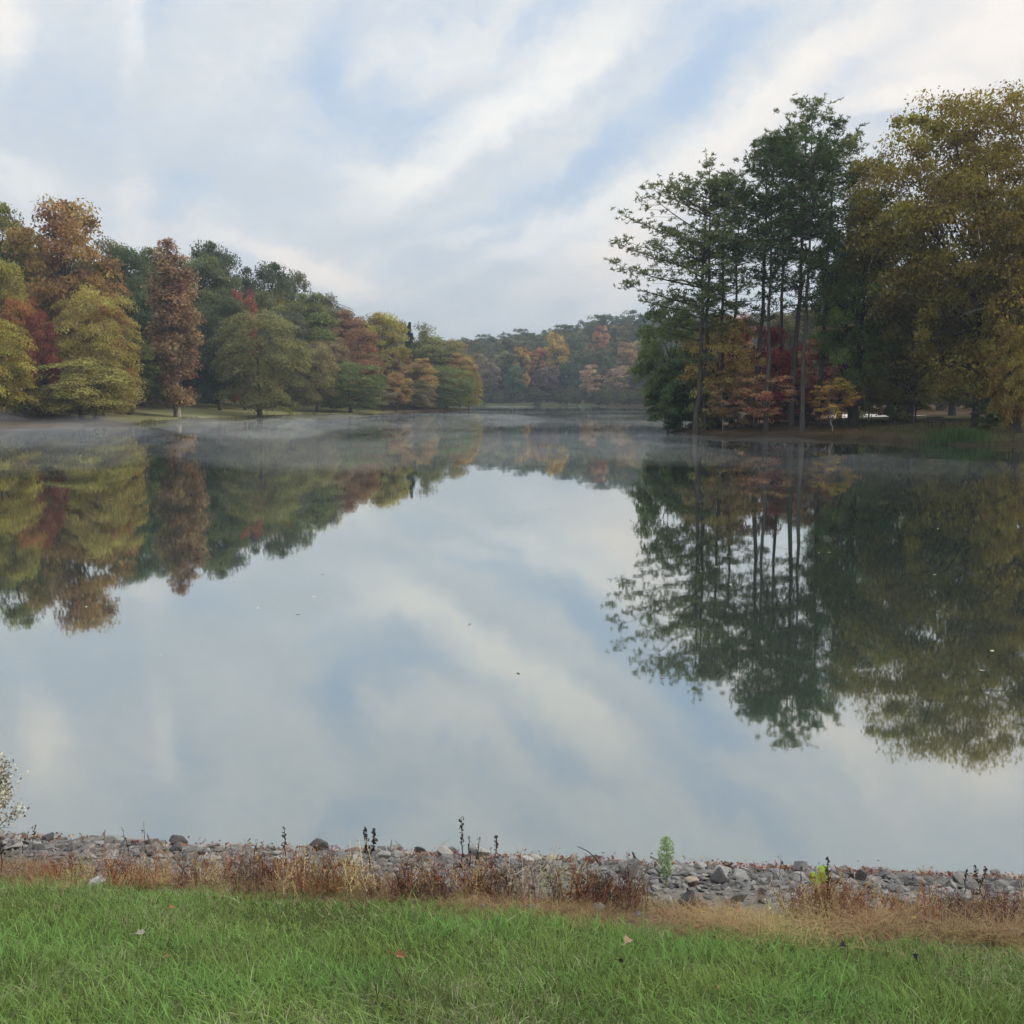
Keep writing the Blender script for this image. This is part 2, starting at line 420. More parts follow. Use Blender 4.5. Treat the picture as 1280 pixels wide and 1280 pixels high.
broad('round_a', 1, 18, 14, .06, 120, 230, .36, rc=(.07, .18), lobes=.4)
broad('round_b', 2, 18, 13, .05, 135, 210, .36, rc=(.07, .18), lobes=.5)
broad('round_c', 3, 20, 13, .08, 115, 240, .36, rc=(.07, .19), lobes=.5, flat=.8)
broad('tall_a', 4, 22, 13, .10, 135, 220, .35, rc=(.10, .16), lobes=.4)
broad('layer_a', 5, 15, 14, .02, 125, 230, .34, flat=.42, droop=.35, rc=(.10, .17), aspect=.45, limbs=8)
broad('layer_b', 6, 15, 14, .0, 120, 240, .34, flat=.5, droop=.45, rc=(.11, .17), lobes=.45, aspect=.45, limbs=8)
broad('cone_a', 8, 24, 8, .05, 190, 110, .38, flat=.9, env=cone, rc=(.13, .20), limbs=60, trunk_r=.014, wander=.003)
broad('column_a', 9, 18, 6, .03, 60, 120, .4, env=column, rc=(.14, .22), limbs=20, wander=.005)
broad('far_a', 11, 18, 14, .03, 80, 95, .66, rc=(.12, .18), limbs=6)
broad('far_b', 12, 18, 13, .02, 90, 85, .64, rc=(.11, .17), lobes=.4, limbs=6)
broad('far_c', 13, 20, 12, .04, 80, 95, .66, rc=(.12, .18), lobes=.35, limbs=6)
broad('oak_big', 21, 25, 27, .10, 470, 330, .275, rc=(.03, .11), lobes=.4, inner=.3, limbs=60, trunk_r=.014, flat=.7)
broad('oak_mid', 22, 20, 15, .12, 170, 260, .25, rc=(.07, .12), lobes=.45, limbs=40, flat=.7)
broad('shrub_a', 23, 5, 6, .0, 60, 190, .22, rc=(.10, .16), limbs=18, trunk_r=.012)
broad('shrub_b', 24, 6, 6, .0, 70, 150, .22, rc=(.08, .14), flat=.5, limbs=24, trunk_r=.010, droop=.2)
broad('wispy_a', 25, 8, 6, .15, 48, 85, .21, rc=(.08, .15), flat=.6, limbs=30, trunk_r=.007, inner=.4, wander=.03)
broad('wispy_b', 26, 9, 7, .18, 52, 85, .21, rc=(.07, .14), flat=.6, limbs=34, trunk_r=.007, inner=.4, wander=.03, lean=.12)
broad('low_a', 27, 9, 10, .05, 90, 210, .24, rc=(.08, .14), flat=.45, droop=.3, limbs=40, trunk_r=.012)
broad('wood_a', 14, 18, 14, .03, 46, 36, 1.15, rc=(.14, .2), limbs=3)
broad('wood_b', 15, 18, 13, .02, 50, 34, 1.1, rc=(.13, .19), lobes=.4, limbs=3)
broad('wood_c', 16, 20, 12, .04, 46, 36, 1.15, rc=(.14, .2), lobes=.35, limbs=3)
pine('pine_a', 31, 27, 8.5, .36, nb=48, tufts=11, need=9, tuftR=.42)
pine('pine_b', 32, 27, 8, .44, nb=42, tufts=11, need=9, tuftR=.42)
pine('pine_c', 33, 26, 9, .32, nb=48, tufts=11, need=9, tuftR=.42, asym=(pi, .4))
pine('pine_d', 34, 24, 11, .27, nb=54, need=9, tuftR=.42, asym=(pi * .95, .28), tufts=13)
pine('pine_e', 35, 25, 9, .36, nb=42, tufts=9, need=7, tuftR=.42)

USED = []
GAIN = 1.62
def tree(kind, px, ytop, D, wpx, col, label, name='tree', cat='tree', group=None, bark=(.07, .055, .045), rz=None, ybase=None, trunk=True):
    x, y, zt = at(px, ytop, D)
    g = hz(x, y)
    tm, cm, H, W = PROTO[kind]
    h = (zt - g) * (.97 if kind[:4] == 'pine' else 1)
    w = wpx / F * D
    if h < 2 or h > 34: print('TREE HEIGHT', label, round(h, 1))
    if g < 0: print('TREE IN WATER', label, round(g, 2), round(x, 1), y)
    if rz is None: rz = random.uniform(-.5, .5) if kind[:4] == 'pine' else random.uniform(0, 6.28)
    e = thing(name, label, cat, (x, y, max(g, -.3)), rz, group, (w / W, w / W, h / H))
    if trunk:
        t = bpy.data.objects.new('trunk', tm); COL.objects.link(t); t.parent = e; t.color = (*bark, 1)
    c = bpy.data.objects.new('crown', cm); COL.objects.link(c); c.parent = e; c.color = (*[v * GAIN for v in col], 1)
    USED.append((px, ytop, D, label))
    return e

# colours (linear reflectance)
OLIVE = (.115, .105, .034); YOLIVE = (.19, .155, .040); YGREEN = (.185, .160, .052); DGREEN = (.076, .078, .032); GREEN = (.060, .085, .028)
MGREEN = (.082, .094, .040); BROWN = (.175, .100, .040); RUST = (.160, .090, .048); RED = (.20, .038, .026); DRED = (.11, .022, .020); ORANGE = (.27, .125, .035)
YELLOW = (.30, .20, .035); TAN = (.20, .135, .070); PINK = (.24, .110, .075); PURPLE = (.085, .036, .034); GREY = (.10, .088, .062)
LW = 'autumn trees of the left hillside'
L = [
 ('layer_a', -12, 398, 112, 110, YOLIVE, 'yellow olive tree cut by the left edge of the photo, over the water'),
 ('layer_b', 98, 448, 122, 150, YGREEN, 'yellow green tree drooping low over the water at the left shore'),
 ('layer_a', 112, 358, 127, 110, (.195, .155, .048), 'taller yellow tree right behind the one drooping over the water'),
 ('round_b', 22, 350, 122, 66, (.19, .088, .036), 'orange red tree near the left edge, above the crimson one'),
 ('round_a', 48, 387, 119, 46, (.125, .038, .030), 'crimson tree framed by yellow trees near the left edge'),
 ('round_c', 80, 250, 140, 132, BROWN, 'big orange brown tree, the tallest crown on the left skyline'),
 ('round_c', -8, 256, 142, 90, OLIVE, 'olive green tree cut by the left edge on the skyline'),
 ('round_a', 30, 285, 148, 80, (.095, .085, .032), 'dull olive tree between the skyline tree at the edge and big brown one'),
 ('round_b', 122, 345, 134, 78, (.19, .095, .036), 'orange brown tree under the right side of the tall brown one'),
 ('round_c', 2, 325, 128, 80, (.15, .125, .035), 'olive yellow tree at the left edge below the skyline'),
 ('round_a', 152, 308, 168, 84, (.055, .068, .030), 'dark green tree just right of the tall brown crown'),
 ('round_b', 172, 340, 160, 84, (.050, .060, .026), 'dark tree standing left of the brown cone shaped tree'),
 ('round_c', 160, 420, 142, 84, (.075, .082, .026), 'low dark green tree behind the yellow drooping trees'),
 ('cone_a', 213, 298, 146, 78, (.180, .112, .062), 'rust brown cone shaped tree with bare pale trunk foot on the lawn'),
 ('round_c', 250, 322, 178, 92, (.080, .084, .036), 'grey green tree at the right shoulder of the brown cone tree'),
 ('round_a', 270, 370, 170, 84, (.060, .068, .032), 'dark olive tree between the brown cone tree and round shore tree'),
 ('round_b', 228, 302, 200, 70, (.055, .064, .030), 'dark skyline tree peeping over the brown cone tree'),
 ('round_c', 258, 304, 205, 74, (.060, .066, .032), 'dark green skyline tree, second right of the brown cone tree'),
 ('round_a', 284, 313, 205, 70, (.052, .062, .030), 'dark green skyline tree straight above the red topped tree'),
 ('round_b', 308, 326, 205, 68, (.04, .052, .026), 'dark skyline tree right above the scarlet crown top'),
 ('round_c', 336, 330, 210, 76, (.055, .062, .032), 'dark rounded skyline tree right of the scarlet crown top'),
 ('round_a', 134, 300, 174, 84, (.100, .085, .036), 'brown olive crown filling the skyline right behind the big orange brown tree'),
 ('round_c', 188, 312, 184, 76, (.085, .085, .034), 'green olive skyline crown touching the left side of brown cone tree'),
 ('round_a', 356, 338, 222, 74, (.095, .092, .038), 'olive skyline crown between the rounded dark one and pointed green one'),
 ('round_b', 392, 356, 226, 66, (.110, .088, .040), 'brown olive skyline crown right of the pointed green tree'),
 ('round_b', 301, 339, 176, 46, (.17, .060, .042), 'small scarlet crown top just below the dark skyline'),
 ('round_a', 308, 362, 182, 92, (.088, .085, .042), 'grey olive tree right under the scarlet crown top'),
 ('layer_a', 321, 388, 162, 122, (.120, .112, .045), 'broad round olive tree with dark underside behind the lawn'),
 ('round_b', 338, 352, 200, 56, (.15, .13, .035), 'small yellow tree below the dark rounded skyline tree'),
 ('round_b', 374, 345, 205, 104, (.100, .105, .038), 'leafy green tree with pointed top halfway down the left skyline'),
 ('round_a', 350, 385, 195, 84, (.080, .080, .045), 'dull green tree behind the right edge of round olive tree'),
 ('round_b', 432, 371, 226, 80, RUST, 'rust red tree crown on the descending left skyline'),
 ('round_c', 408, 368, 228, 64, (.075, .070, .034), 'dark olive crown just left of the rust red skyline tree'),
 ('round_a', 447, 410, 212, 68, (.165, .085, .045), 'rust red tree below the skyline rust tree'),
 ('round_b', 412, 412, 200, 60, (.155, .110, .060), 'tan pink tree above the green shore tree'),
 ('layer_b', 394, 428, 186, 66, (.150, .125, .055), 'tan green tree at the right end of the lawn'),
 ('layer_a', 437, 452, 191, 90, (.085, .098, .034), 'dense green tree bulging over the water near headland'),
 ('round_c', 478, 391, 232, 76, (.185, .150, .036), 'yellow olive crown right of the rust red skyline tree'),
 ('round_b', 473, 379, 252, 34, DGREEN, 'dark tip poking over the yellow olive skyline crown'),
 ('round_a', 470, 440, 216, 66, (.13, .115, .040), 'olive tree between the rust tree and purple one'),
 ('round_b', 488, 430, 218, 34, PURPLE, 'dark purple red tree at the middle of the headland'),
 ('wispy_a', 478, 482, 201, 46, (.14, .12, .075), 'pale twiggy shrub at the waterline by dense green tree'),
 ('round_c', 495, 466, 208, 38, (.22, .130, .055), 'small orange tree at the water between green ones'),
 ('round_a', 512, 400, 244, 72, (.110, .108, .040), 'olive green skyline crown beside the dark narrow evergreen'),
 ('column_a', 512, 402, 236, 15, (.026, .040, .022), 'dark narrow evergreen on the headland'),
 ('round_b', 521, 438, 230, 58, (.21, .138, .052), 'orange yellow tree on the headland above the shore trees'),
 ('round_c', 540, 420, 252, 74, (.115, .110, .042), 'green yellow crown low on the skyline near headland tip'),
 ('layer_b', 518, 476, 225, 52, (.130, .108, .052), 'dull tan green shore tree right of the small orange tree'),
 ('layer_a', 556, 458, 238, 72, (.095, .108, .038), 'green tree over the water near the headland tip'),
 ('round_b', 574, 431, 250, 50, (.22, .145, .050), 'orange gold tree at the top of the headland tip'),
 ('layer_b', 586, 462, 249, 36, (.19, .165, .042), 'yellow green tree at the very tip of headland'),
 ('round_a', 558, 424, 262, 62, (.16, .125, .045), 'tan skyline crown just left of orange gold tip tree'),
]
for a in L: tree(*a, name='autumn_tree', group=LW, bark=(.30, .26, .22) if a[0] == 'cone_a' else (.07, .055, .045))

FW = 'hazy trees beyond the lake'
Fr = [
 ('far_a', 697, 412, 430, 36, (.25, .165, .040), 'bright yellow tree, most vivid on the far hillside'),
 ('far_b', 750, 407, 450, 26, (.23, .115, .065), 'pink orange tree right of the bright yellow far tree'),
 ('far_b', 652, 434, 400, 26, (.26, .175, .050), 'small yellow tree left of the red brown far tree'),
 ('far_c', 669, 432, 405, 30, (.19, .080, .045), 'red brown tree left of the bright yellow far tree'),
 ('far_a', 642, 455, 388, 28, (.065, .085, .042), 'green tree at the far shore below the small yellow tree'),
 ('far_c', 684, 455, 390, 34, (.105, .070, .060), 'mauve brown tree at the far shore under the bright yellow tree'),
 ('far_a', 711, 448, 392, 32, (.040, .055, .034), 'darkest green tree at the middle of the far shore'),
 ('far_b', 738, 456, 376, 27, (.24, .155, .095), 'pale tan bare topped tree by the far water'),
 ('far_a', 770, 456, 368, 38, (.20, .135, .085), 'pale tan rounded tree by the far water near the pines'),
 ('far_c', 803, 462, 360, 40, (.055, .050, .044), 'dark tree at the far water beside the pine point'),
 ('far_b', 826, 450, 362, 40, (.05, .062, .036), 'green tree at far water half hidden by the pine point'),
 ('far_a', 610, 446, 392, 34, (.13, .095, .065), 'grey brown tree at the far shore beside the headland tip'),
 ('far_c', 590, 440, 402, 36, (.12, .10, .06), 'dull tan tree behind the headland tip on the far shore'),
 ('far_c', 628, 436, 410, 32, (.12, .11, .052), 'dull olive far tree right of the headland tip'),
 ('far_b', 780, 428, 420, 34, (.19, .125, .060), 'tan orange far tree above the pale rounded one'),
 ('far_a', 726, 432, 425, 32, (.085, .095, .048), 'olive far tree right of the bright yellow one'),
 ('far_b', 757, 438, 412, 30, (.085, .090, .045), 'dull green far tree between two tan ones'),
 ('far_c', 800, 420, 430, 38, (.15, .12, .05), 'yellow olive far tree beside the pine branches'),
 ('far_b', 826, 425, 440, 36, (.13, .115, .055), 'olive tan far tree seen through the pine branches'),
 ('far_a', 722, 410, 460, 34, (.10, .105, .055), 'grey green far tree right behind the bright yellow one'),
 ('far_b', 672, 418, 470, 32, (.075, .088, .046), 'green far tree left behind the bright yellow one'),
 ('far_c', 645, 420, 470, 32, (.10, .095, .055), 'muted green far tree above the small yellow one'),
 ('far_a', 618, 424, 465, 34, (.085, .088, .046), 'muted green far tree above the grey brown shore one'),
 ('far_c', 775, 405, 480, 34, (.12, .095, .05), 'brownish far tree just under the ridge by the pines'),
]
sk = [(585, 420), (603, 418), (620, 418), (636, 414), (652, 411), (668, 413), (684, 409), (700, 406), (716, 403), (731, 398), (746, 394), (760, 389),
      (775, 391), (790, 388), (806, 386), (822, 386)]
words = ['first', 'second', 'third', 'fourth', 'fifth', 'sixth', 'seventh', 'eighth', 'ninth', 'tenth', 'eleventh', 'twelfth', 'thirteenth', 'fourteenth', 'fifteenth', 'sixteenth',
         'seventeenth', 'eighteenth', 'nineteenth', 'twentieth']
for k, (px, yt) in enumerate(sk):
    Fr.append((['far_a', 'far_b', 'far_c'][k % 3], px, yt, 520 + 12 * sin(k * 2.1), 30, [(.060, .076, .040), (.078, .084, .046), (.055, .066, .040)][k % 3],
               f'blue green ridge tree on the far skyline, {words[k]} from the left headland'))
for a in Fr: tree(*a, name='autumn_tree', group=FW)

# right: pines on the point
PB = (.085, .066, .055)
PG = (.108, .120, .044)
PW = 'tall pines on the wooded point'
Pn = [
 ('pine_d', 876, 226, 88, 148, (.098, .110, .042), 'leftmost pine of the point, long boughs reaching over the lake'),
 ('pine_c', 888, 200, 90, 120, PG, 'pine with rounded top, highest of the left pine clump'),
 ('pine_b', 907, 214, 92, 96, (.086, .098, .038), 'slim pine at the right of the left clump'),
 ('pine_e', 921, 250, 94, 100, PG, 'shorter thin pine between left clump and main clump'),
 ('pine_a', 953, 186, 90, 118, (.082, .096, .038), 'pine on the left shoulder of the main clump'),
 ('pine_b', 968, 170, 86, 92, (.044, .064, .024), 'pine with thick pale trunk rising beside the red shrubs'),
 ('pine_a', 1002, 123, 90, 120, PG, 'tallest pine in the middle of the main clump'),
 ('pine_b', 984, 158, 98, 90, (.038, .056, .022), 'pine just left of the tallest one, set back'),
 ('pine_c', 1016, 140, 85, 112, (.044, .064, .024), 'front pine with grey trunk standing at the gravel lot end'),
 ('pine_a', 1036, 146, 91, 118, (.038, .060, .024), 'broad topped pine right of the tallest one'),
 ('pine_e', 1062, 178, 93, 110, (.046, .060, .028), 'sparse pine thinning out toward the oak'),
 ('pine_e', 1080, 215, 97, 80, (.046, .058, .028), 'rightmost airy pine in the gap before the oak'),
]
for k, a in enumerate(Pn): tree(*a, name='pine_tree', group=PW, bark=(.085, .072, .062) if 'trunk' in a[6] else PB, rz=0 if a[0] in ('pine_c', 'pine_d') else None)

RW = 'mixed trees around the wooded point'
R = [
 ('low_a', 1268, 452, 77, 60, (.085, .072, .020), 'olive bush hanging over the bank at the right edge'),
 ('shrub_b', 1236, 498, 79, 44, (.050, .062, .020), 'dark low bush on the bank right of the reeds'),
 ('shrub_a', 1122, 500, 90, 34, (.055, .060, .022), 'small shaded bush on the bank left of the bench'),
 ('shrub_b', 920, 455, 90, 66, (.16, .11, .045), 'yellow brown undergrowth between the left pine trunks'),
 ('shrub_a', 968, 440, 93, 60, (.15, .028, .024), 'deep red shrub right of the thick pale pine trunk'),
 ('shrub_b', 1028, 452, 92, 56, (.17, .075, .045), 'rusty pink undergrowth behind the grey front pine'),
 ('shrub_b', 880, 452, 91, 60, (.085, .095, .034), 'olive green undergrowth at the foot of leftmost pine'),
 ('shrub_a', 1066, 455, 100, 60, (.075, .085, .028), 'green undergrowth bush behind the orange yellow sapling'),
 ('low_a', 1148, 440, 96, 90, (.095, .085, .026), 'olive understory tree left of the oak trunk'),
 ('low_a', 1225, 430, 94, 90, (.060, .070, .022), 'shaded green understory tree right of the oak trunk'),
 ('oak_big', 1242, 119, 82, 320, (.140, .106, .024), 'huge olive gold oak filling the right side, limbs over the lake'),
 ('oak_mid', 1080, 236, 89.5, 130, (.095, .125, .034), 'green leafy tree between the pines and the olive gold oak'),
 ('oak_mid', 1072, 300, 98, 110, (.070, .100, .030), 'dark green tree under the airy pines'),
 ('oak_mid', 1146, 350, 90, 130, (.105, .094, .026), 'olive tree filling the left flank of the big oak'),
 ('oak_mid', 1290, 250, 76, 130, (.16, .115, .025), 'olive gold tree cut by the right edge of the photo'),
 ('low_a', 1275, 408, 71, 62, (.105, .075, .020), 'orange tinted low tree at the right edge over the bank'),
 ('low_a', 1090, 425, 95, 90, (.13, .110, .035), 'yellow olive understory tree behind the orange sapling'),
 ('low_a', 838, 372, 95, 98, (.062, .078, .028), 'dark green spreading tree under the left pine boughs'),
 ('shrub_b', 846, 440, 94, 74, (.050, .070, .028), 'green bush leaning over the water at the tip of the point'),
 ('low_a', 898, 398, 92, 100, (.22, .165, .050), 'yellow brown understory tree beneath the left pines'),
 ('shrub_a', 858, 488, 93.5, 44, (.040, .060, .024), 'small dark green bush at the tip right by the water'),
 ('shrub_a', 941, 408, 97, 84, DRED, 'dark red shrub behind the thick pale pine trunk'),
 ('shrub_b', 1004, 415, 98, 70, (.13, .020, .018), 'crimson shrub between two pine trunks'),
 ('shrub_b', 1000, 470, 92, 80, (.075, .024, .020), 'low maroon shrub at the foot of the front pine'),
 ('wispy_a', 958, 470, 86.2, 78, (.21, .105, .058), 'salmon orange sapling with pale crooked stems at the bank'),
 ('wispy_b', 925, 432, 90, 78, (.20, .115, .055), 'tan sapling with thin stem left of the salmon one'),
 ('wispy_b', 1043, 470, 85.3, 70, (.23, .145, .035), 'orange yellow sapling leaning on a pale stem at the bank'),
 ('wispy_a', 1040, 404, 93, 80, (.20, .125, .070), 'brown pink thin tree right of the front pine'),
 ('wispy_a', 905, 470, 87.5, 50, (.13, .085, .035), 'thin brown sapling at the left of the bare bank'),
 ('shrub_b', 890, 480, 95, 60, (.060, .062, .025), 'dull green undergrowth bush behind the bare bank'),
 ('round_b', 915, 372, 165, 62, (.24, .115, .060), 'salmon brown tree seen through the gap between pine clumps'),
 ('round_a', 880, 405, 150, 80, (.10, .085, .04), 'dull tree in the shade behind left pine clump'),
 ('round_a', 960, 392, 150, 90, (.085, .065, .035), 'brown green tree behind the main pine clump'),
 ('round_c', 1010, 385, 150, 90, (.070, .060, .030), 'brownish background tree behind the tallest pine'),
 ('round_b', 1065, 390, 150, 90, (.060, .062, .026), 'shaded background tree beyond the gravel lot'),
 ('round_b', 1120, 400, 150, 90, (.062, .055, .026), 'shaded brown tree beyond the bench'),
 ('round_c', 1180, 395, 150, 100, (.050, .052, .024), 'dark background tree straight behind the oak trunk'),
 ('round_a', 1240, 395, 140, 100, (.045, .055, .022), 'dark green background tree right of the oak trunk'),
 ('low_a', 1262, 468, 92, 70, (.040, .062, .020), 'dark green bush on the right park bank'),
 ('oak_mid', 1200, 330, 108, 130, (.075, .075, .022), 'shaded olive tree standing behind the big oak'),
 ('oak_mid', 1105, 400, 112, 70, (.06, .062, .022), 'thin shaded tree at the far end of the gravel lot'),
]
for a in R:
    if a[0][:5] in ('shrub', 'wispy', 'low_a'): a = a[:5] + (tuple(min(.5, v * 1.45) for v in a[5]),) + a[6:]
    pale = 'pale' in a[6] or 'sapling' in a[6]
    b = 'bush' in a[6] or 'shrub' in a[6]
    e = tree(*a, rz=0 if 'huge' in a[6] else None, name='shrub' if b else ('oak_tree' if 'huge' in a[6] else 'autumn_tree'), cat='shrub' if b else 'tree', group=RW, bark=(.30, .24, .20) if pale else (.055, .045, .036))

    if 'huge' in a[6]:
        for pts, r in [([(1280, 296), (1250, 300), (1228, 304), (1212, 299), (1204, 297)], .09), ([(1262, 262), (1270, 244), (1258, 236), (1250, 242)], .08),
                       ([(1272, 366), (1246, 380), (1226, 386), (1206, 392), (1196, 398)], .08), ([(1225, 300), (1222, 282), (1230, 270)], .05)]:
            P = T_([at(p, q, 73.5 + 1.1 * k) for k, (p, q) in enumerate(pts)]); P = (P - T_(e.location[:])) / T_(e.scale[:])
            m = MB(); ss = np.linspace(0, 1, 16); s0 = np.linspace(0, 1, len(P)); Q = np.stack([np.interp(ss, s0, P[:, j]) for j in range(3)], -1); Q[1:-1, 2] += .012 * np.sin(np.arange(14) * 1.9)
            m.tube(Q, r * np.linspace(.75, .2, 16) * (1 + .2 * np.sin(np.arange(16) * 2.3)), 6); o = m.build('bare_limb', M_BARK, e, flat=False); o.color = (.24, .21, .17, 1)

# a wood behind the trees one can tell apart, one mass
def wood():
    rng = np.random.default_rng(77); cr = MB()
    src = {}
    for k in ('wood_a', 'wood_b', 'wood_c'):
        me = PROTO[k][1]; v = np.zeros(len(me.vertices) * 3, np.float32); me.vertices.foreach_get('co', v)
        a = np.zeros(len(me.polygons), np.float32); me.attributes['tint'].data.foreach_get('value', a)
        src[k] = (v.reshape(-1, 3), a, PROTO[k][2])
    spots = []
    def belt(n, fx, fy, h0, h1):
        for _ in range(n):
            spots.append((fx(), fy(), rng.uniform(h0, h1)))
    U = rng.uniform
    for _ in range(230):     # up the left hill
        y = U(150, 320); x = -U(22, 200) - max(0, (210 - y)) * .35
        d = float(poly_sd(T_([x]), T_([y]))[0])
        if d > 30: spots.append((x, y, U(9, 13)))
    for _ in range(60):
        y = U(60, 150); x = -U(95, 220); spots.append((x, y, U(14, 19)))
    for _ in range(300):     # far hill
        y = U(384, 640); x = U(-200, 330); spots.append((x, y, U(9, 14) if y > 410 else U(5, 9)))
    for _ in range(120):     # right hill and behind the point
        y = U(60, 330); x = U(75, 260)
        d = float(poly_sd(T_([x]), T_([y]))[0])
        if d > 40: spots.append((x, y, U(10, 16)))
    for _ in range(260):     # undergrowth beneath the left trees
        y = U(118, 262); x = U(-110, -8)
        d = float(poly_sd(T_([x]), T_([y]))[0])
        lawn = y < 205 and d < 30 and x > -60 + (y - 118) * .0 and x < -22
        if d > (2.5 if not lawn else 99) and d < 60: spots.append((x, y, U(3, 6)))
    for _ in range(120):
        y = U(118, 230); x = U(-110, -18)
        d = float(poly_sd(T_([x]), T_([y]))[0])
        if 28 < d < 60: spots.append((x, y, U(6, 9)))
    SK = T_([(-80, 262), (0, 262), (140, 312), (225, 306), (300, 322), (345, 334), (385, 352), (440, 372), (480, 388), (520, 402), (560, 420), (600, 424), (640, 418), (700, 412), (760, 397), (830, 390), (1400, 385)], float)
    def fit(x, y, lo, hi):
        g = hz(x, y); px, _ = to_px(x, y, g); yt = float(np.interp(px, SK[:, 0], SK[:, 1])); zt = at(px, yt, y)[2]
        return min(hi, zt - g - U(.2, 2.8)) if zt - g - 4 > lo else None
    for _ in range(620):
        y = U(150, 330); x = -U(18, 190); d = float(poly_sd(T_([x]), T_([y]))[0])
        if d > 34 and y / max(1, -x) > 1.2:
            h = fit(x, y, 8, 20)
            if h: spots.append((x, y, h))
    for _ in range(330):
        y = U(400, 600); x = U(-130, 230)
        h = fit(x, y, 8, 19)
        if h: spots.append((x, y, h))
    for _ in range(900):     # brush along the far shore
        y = U(300, 392); x = U(-40, 70); d = float(poly_sd(T_([x]), T_([y]))[0])
        if 1.5 < d < 20: spots.append((x, y, U(2.5, 6)))
    for _ in range(240):     # brush in the shade behind the right park
        y = U(112, 190); x = U(20, 120); d = float(poly_sd(T_([x]), T_([y]))[0])
        if d > 24 and (y > 128 or x > 52): spots.append((x, y, U(2.5, 6)))
    ks = list(src)
    for k, (x, y, h) in enumerate(spots):
        v, a, H = src[ks[k % 3]]; s = h / H; r = U(0, 6.28); c, sn = cos(r), sin(r)
        g = hz(x, y)
        w = np.stack([(v[:, 0] * c - v[:, 1] * sn) * s + x, (v[:, 0] * sn + v[:, 1] * c) * s + y, v[:, 2] * s + g], -1)
        n = len(a)
        cr.add(w, np.arange(n * 4).reshape(n, 4), np.clip(a * .6 + .4 * rng.random(), 0, 1))
    o = cr.build('distant_wood', M_LEAF); o.color = (.105, .094, .042, 1)
    tag(o, 'dull green and brown wood covering the slopes behind the nearer trees', 'wood', kind='stuff')
wood()

# ------------------------------------------------------------------ right park: pale lot, bench, reeds
def sheet(name, pts, mat, lift, kind='structure'):
    x0, x1, y0, y1 = pts
    xs = np.linspace(x0, x1, 40); ys = np.linspace(y0, y1, 20); A, B = np.meshgrid(xs, ys)
    i = (np.arange(19)[:, None] * 40 + np.arange(39)[None]).ravel()
    m = MB(); m.add(np.stack([A, B, height(A, B) + lift], -1).reshape(-1, 3), np.stack([i, i + 1, i + 41, i + 40], -1))
    return tag(m.build(name, mat, flat=False), kind=kind)
def plain(name, col, rough=.8, scale=4.0, var=.5):
    m, nt, out = newmat(name); ge = nd(nt, 'ShaderNodeTexCoord')
    nz = nd(nt, 'ShaderNodeTexNoise', i_Scale=scale, i_Detail=5.0); lk(nt, ge.outputs['Object'], nz.inputs['Vector'])
    v = math_(nt, 'MULTIPLY_ADD', nz.outputs['Fac'], var * 2); v.node.inputs[2].default_value = 1 - var
    h = nd(nt, 'ShaderNodeHueSaturation'); h.inputs['Color'].default_value = (*col, 1); lk(nt, v, h.inputs['Value'])
    b = nd(nt, 'ShaderNodeBsdfPrincipled', i_Roughness=rough); lk(nt, h.outputs[0], b.inputs['Base Color']); lk(nt, b.outputs[0], out.inputs[0])
    return m
lx0 = at(1018, 522, 112)[0]; lx1 = at(1112, 522, 112)[0]
sheet('gravel_lot', (lx0, lx1 + 1, 104, 124), plain('pale_gravel', (.50, .47, .43), scale=2.0, var=.25), .09)

bx, by, _ = at(1172, 520, 84); bz = hz(bx, by)
ben = thing('park_bench', 'small dark wooden bench on the bank left of the oak trunk', 'bench', (bx, by, bz), .2)
mw = plain('dark_wood', (.03, .022, .016))
def box(mb, c, s):
    c = T_(c, float) if False else np.array(c, float); s = np.array(s, float) / 2
    v = np.array([[i, j, k] for i in (-1, 1) for j in (-1, 1) for k in (-1, 1)]) * s + c
    mb.add(v, [[0, 1, 3, 2], [4, 6, 7, 5], [0, 4, 5, 1], [2, 3, 7, 6], [0, 2, 6, 4], [1, 5, 7, 3]])
m = MB()
for k in range(3): box(m, (0, -.16 + k * .16, .46), (1.6, .13, .05))
m.build('seat', mw, ben)
m = MB()
for k in range(2): box(m, (0, .3, .66 + k * .17), (1.6, .04, .13))
m.build('backrest', mw, ben)
for s in (-1, 1):
    m = MB(); box(m, (s * .62, -.15, .215), (.09, .09, .43)); box(m, (s * .62, .325, .42), (.09, .05, .84)); box(m, (s * .62, .08, .405), (.08, .36, .05)); m.build('leg', mw, ben)

def blades(mb, P, h, w, lean, az, rng, a, seg=3, curl=1.0):
    """curved tapering blades"""
    n = len(P); s = np.linspace(0, 1, seg + 1)
    dirx, diry = np.cos(az), np.sin(az)
    tw = az + pi / 2 + rng.normal(size=n) * .6
    wx, wy = np.cos(tw), np.sin(tw)
    Vs = []
    for k, t in enumerate(s):
        off = lean * h * (t ** (1 + curl)); zz = h * (t - .35 * np.minimum(lean, 1.3) * t ** 2)
        c = P + np.stack([dirx * off, diry * off, zz], -1)
        hw = w * .5 * (1 - t) ** .7 * (1 if k else .8)
        if k == seg: Vs.append(c[:, None])
        else:
            o = np.stack([wx * hw, wy * hw, 0 * hw], -1); Vs.append(np.stack([c - o, c + o], 1))
    V = np.concatenate(Vs, 1); m_ = V.shape[1]; b = np.arange(n)[:, None] * m_
    q = []
    for k in range(seg - 1): q.append(b + T_([[2 * k, 2 * k + 1, 2 * k + 3, 2 * k + 2]]))
    base = mb.n; mb.V.append(V.reshape(-1, 3)); mb.n += n * m_
    for f in q: mb.F[4].append(f + base); mb.A[4].append(a)
    k = seg - 1; mb.F[3].append(b + T_([[2 * k, 2 * k + 1, 2 * k + 2]]) + base); mb.A[3].append(a)

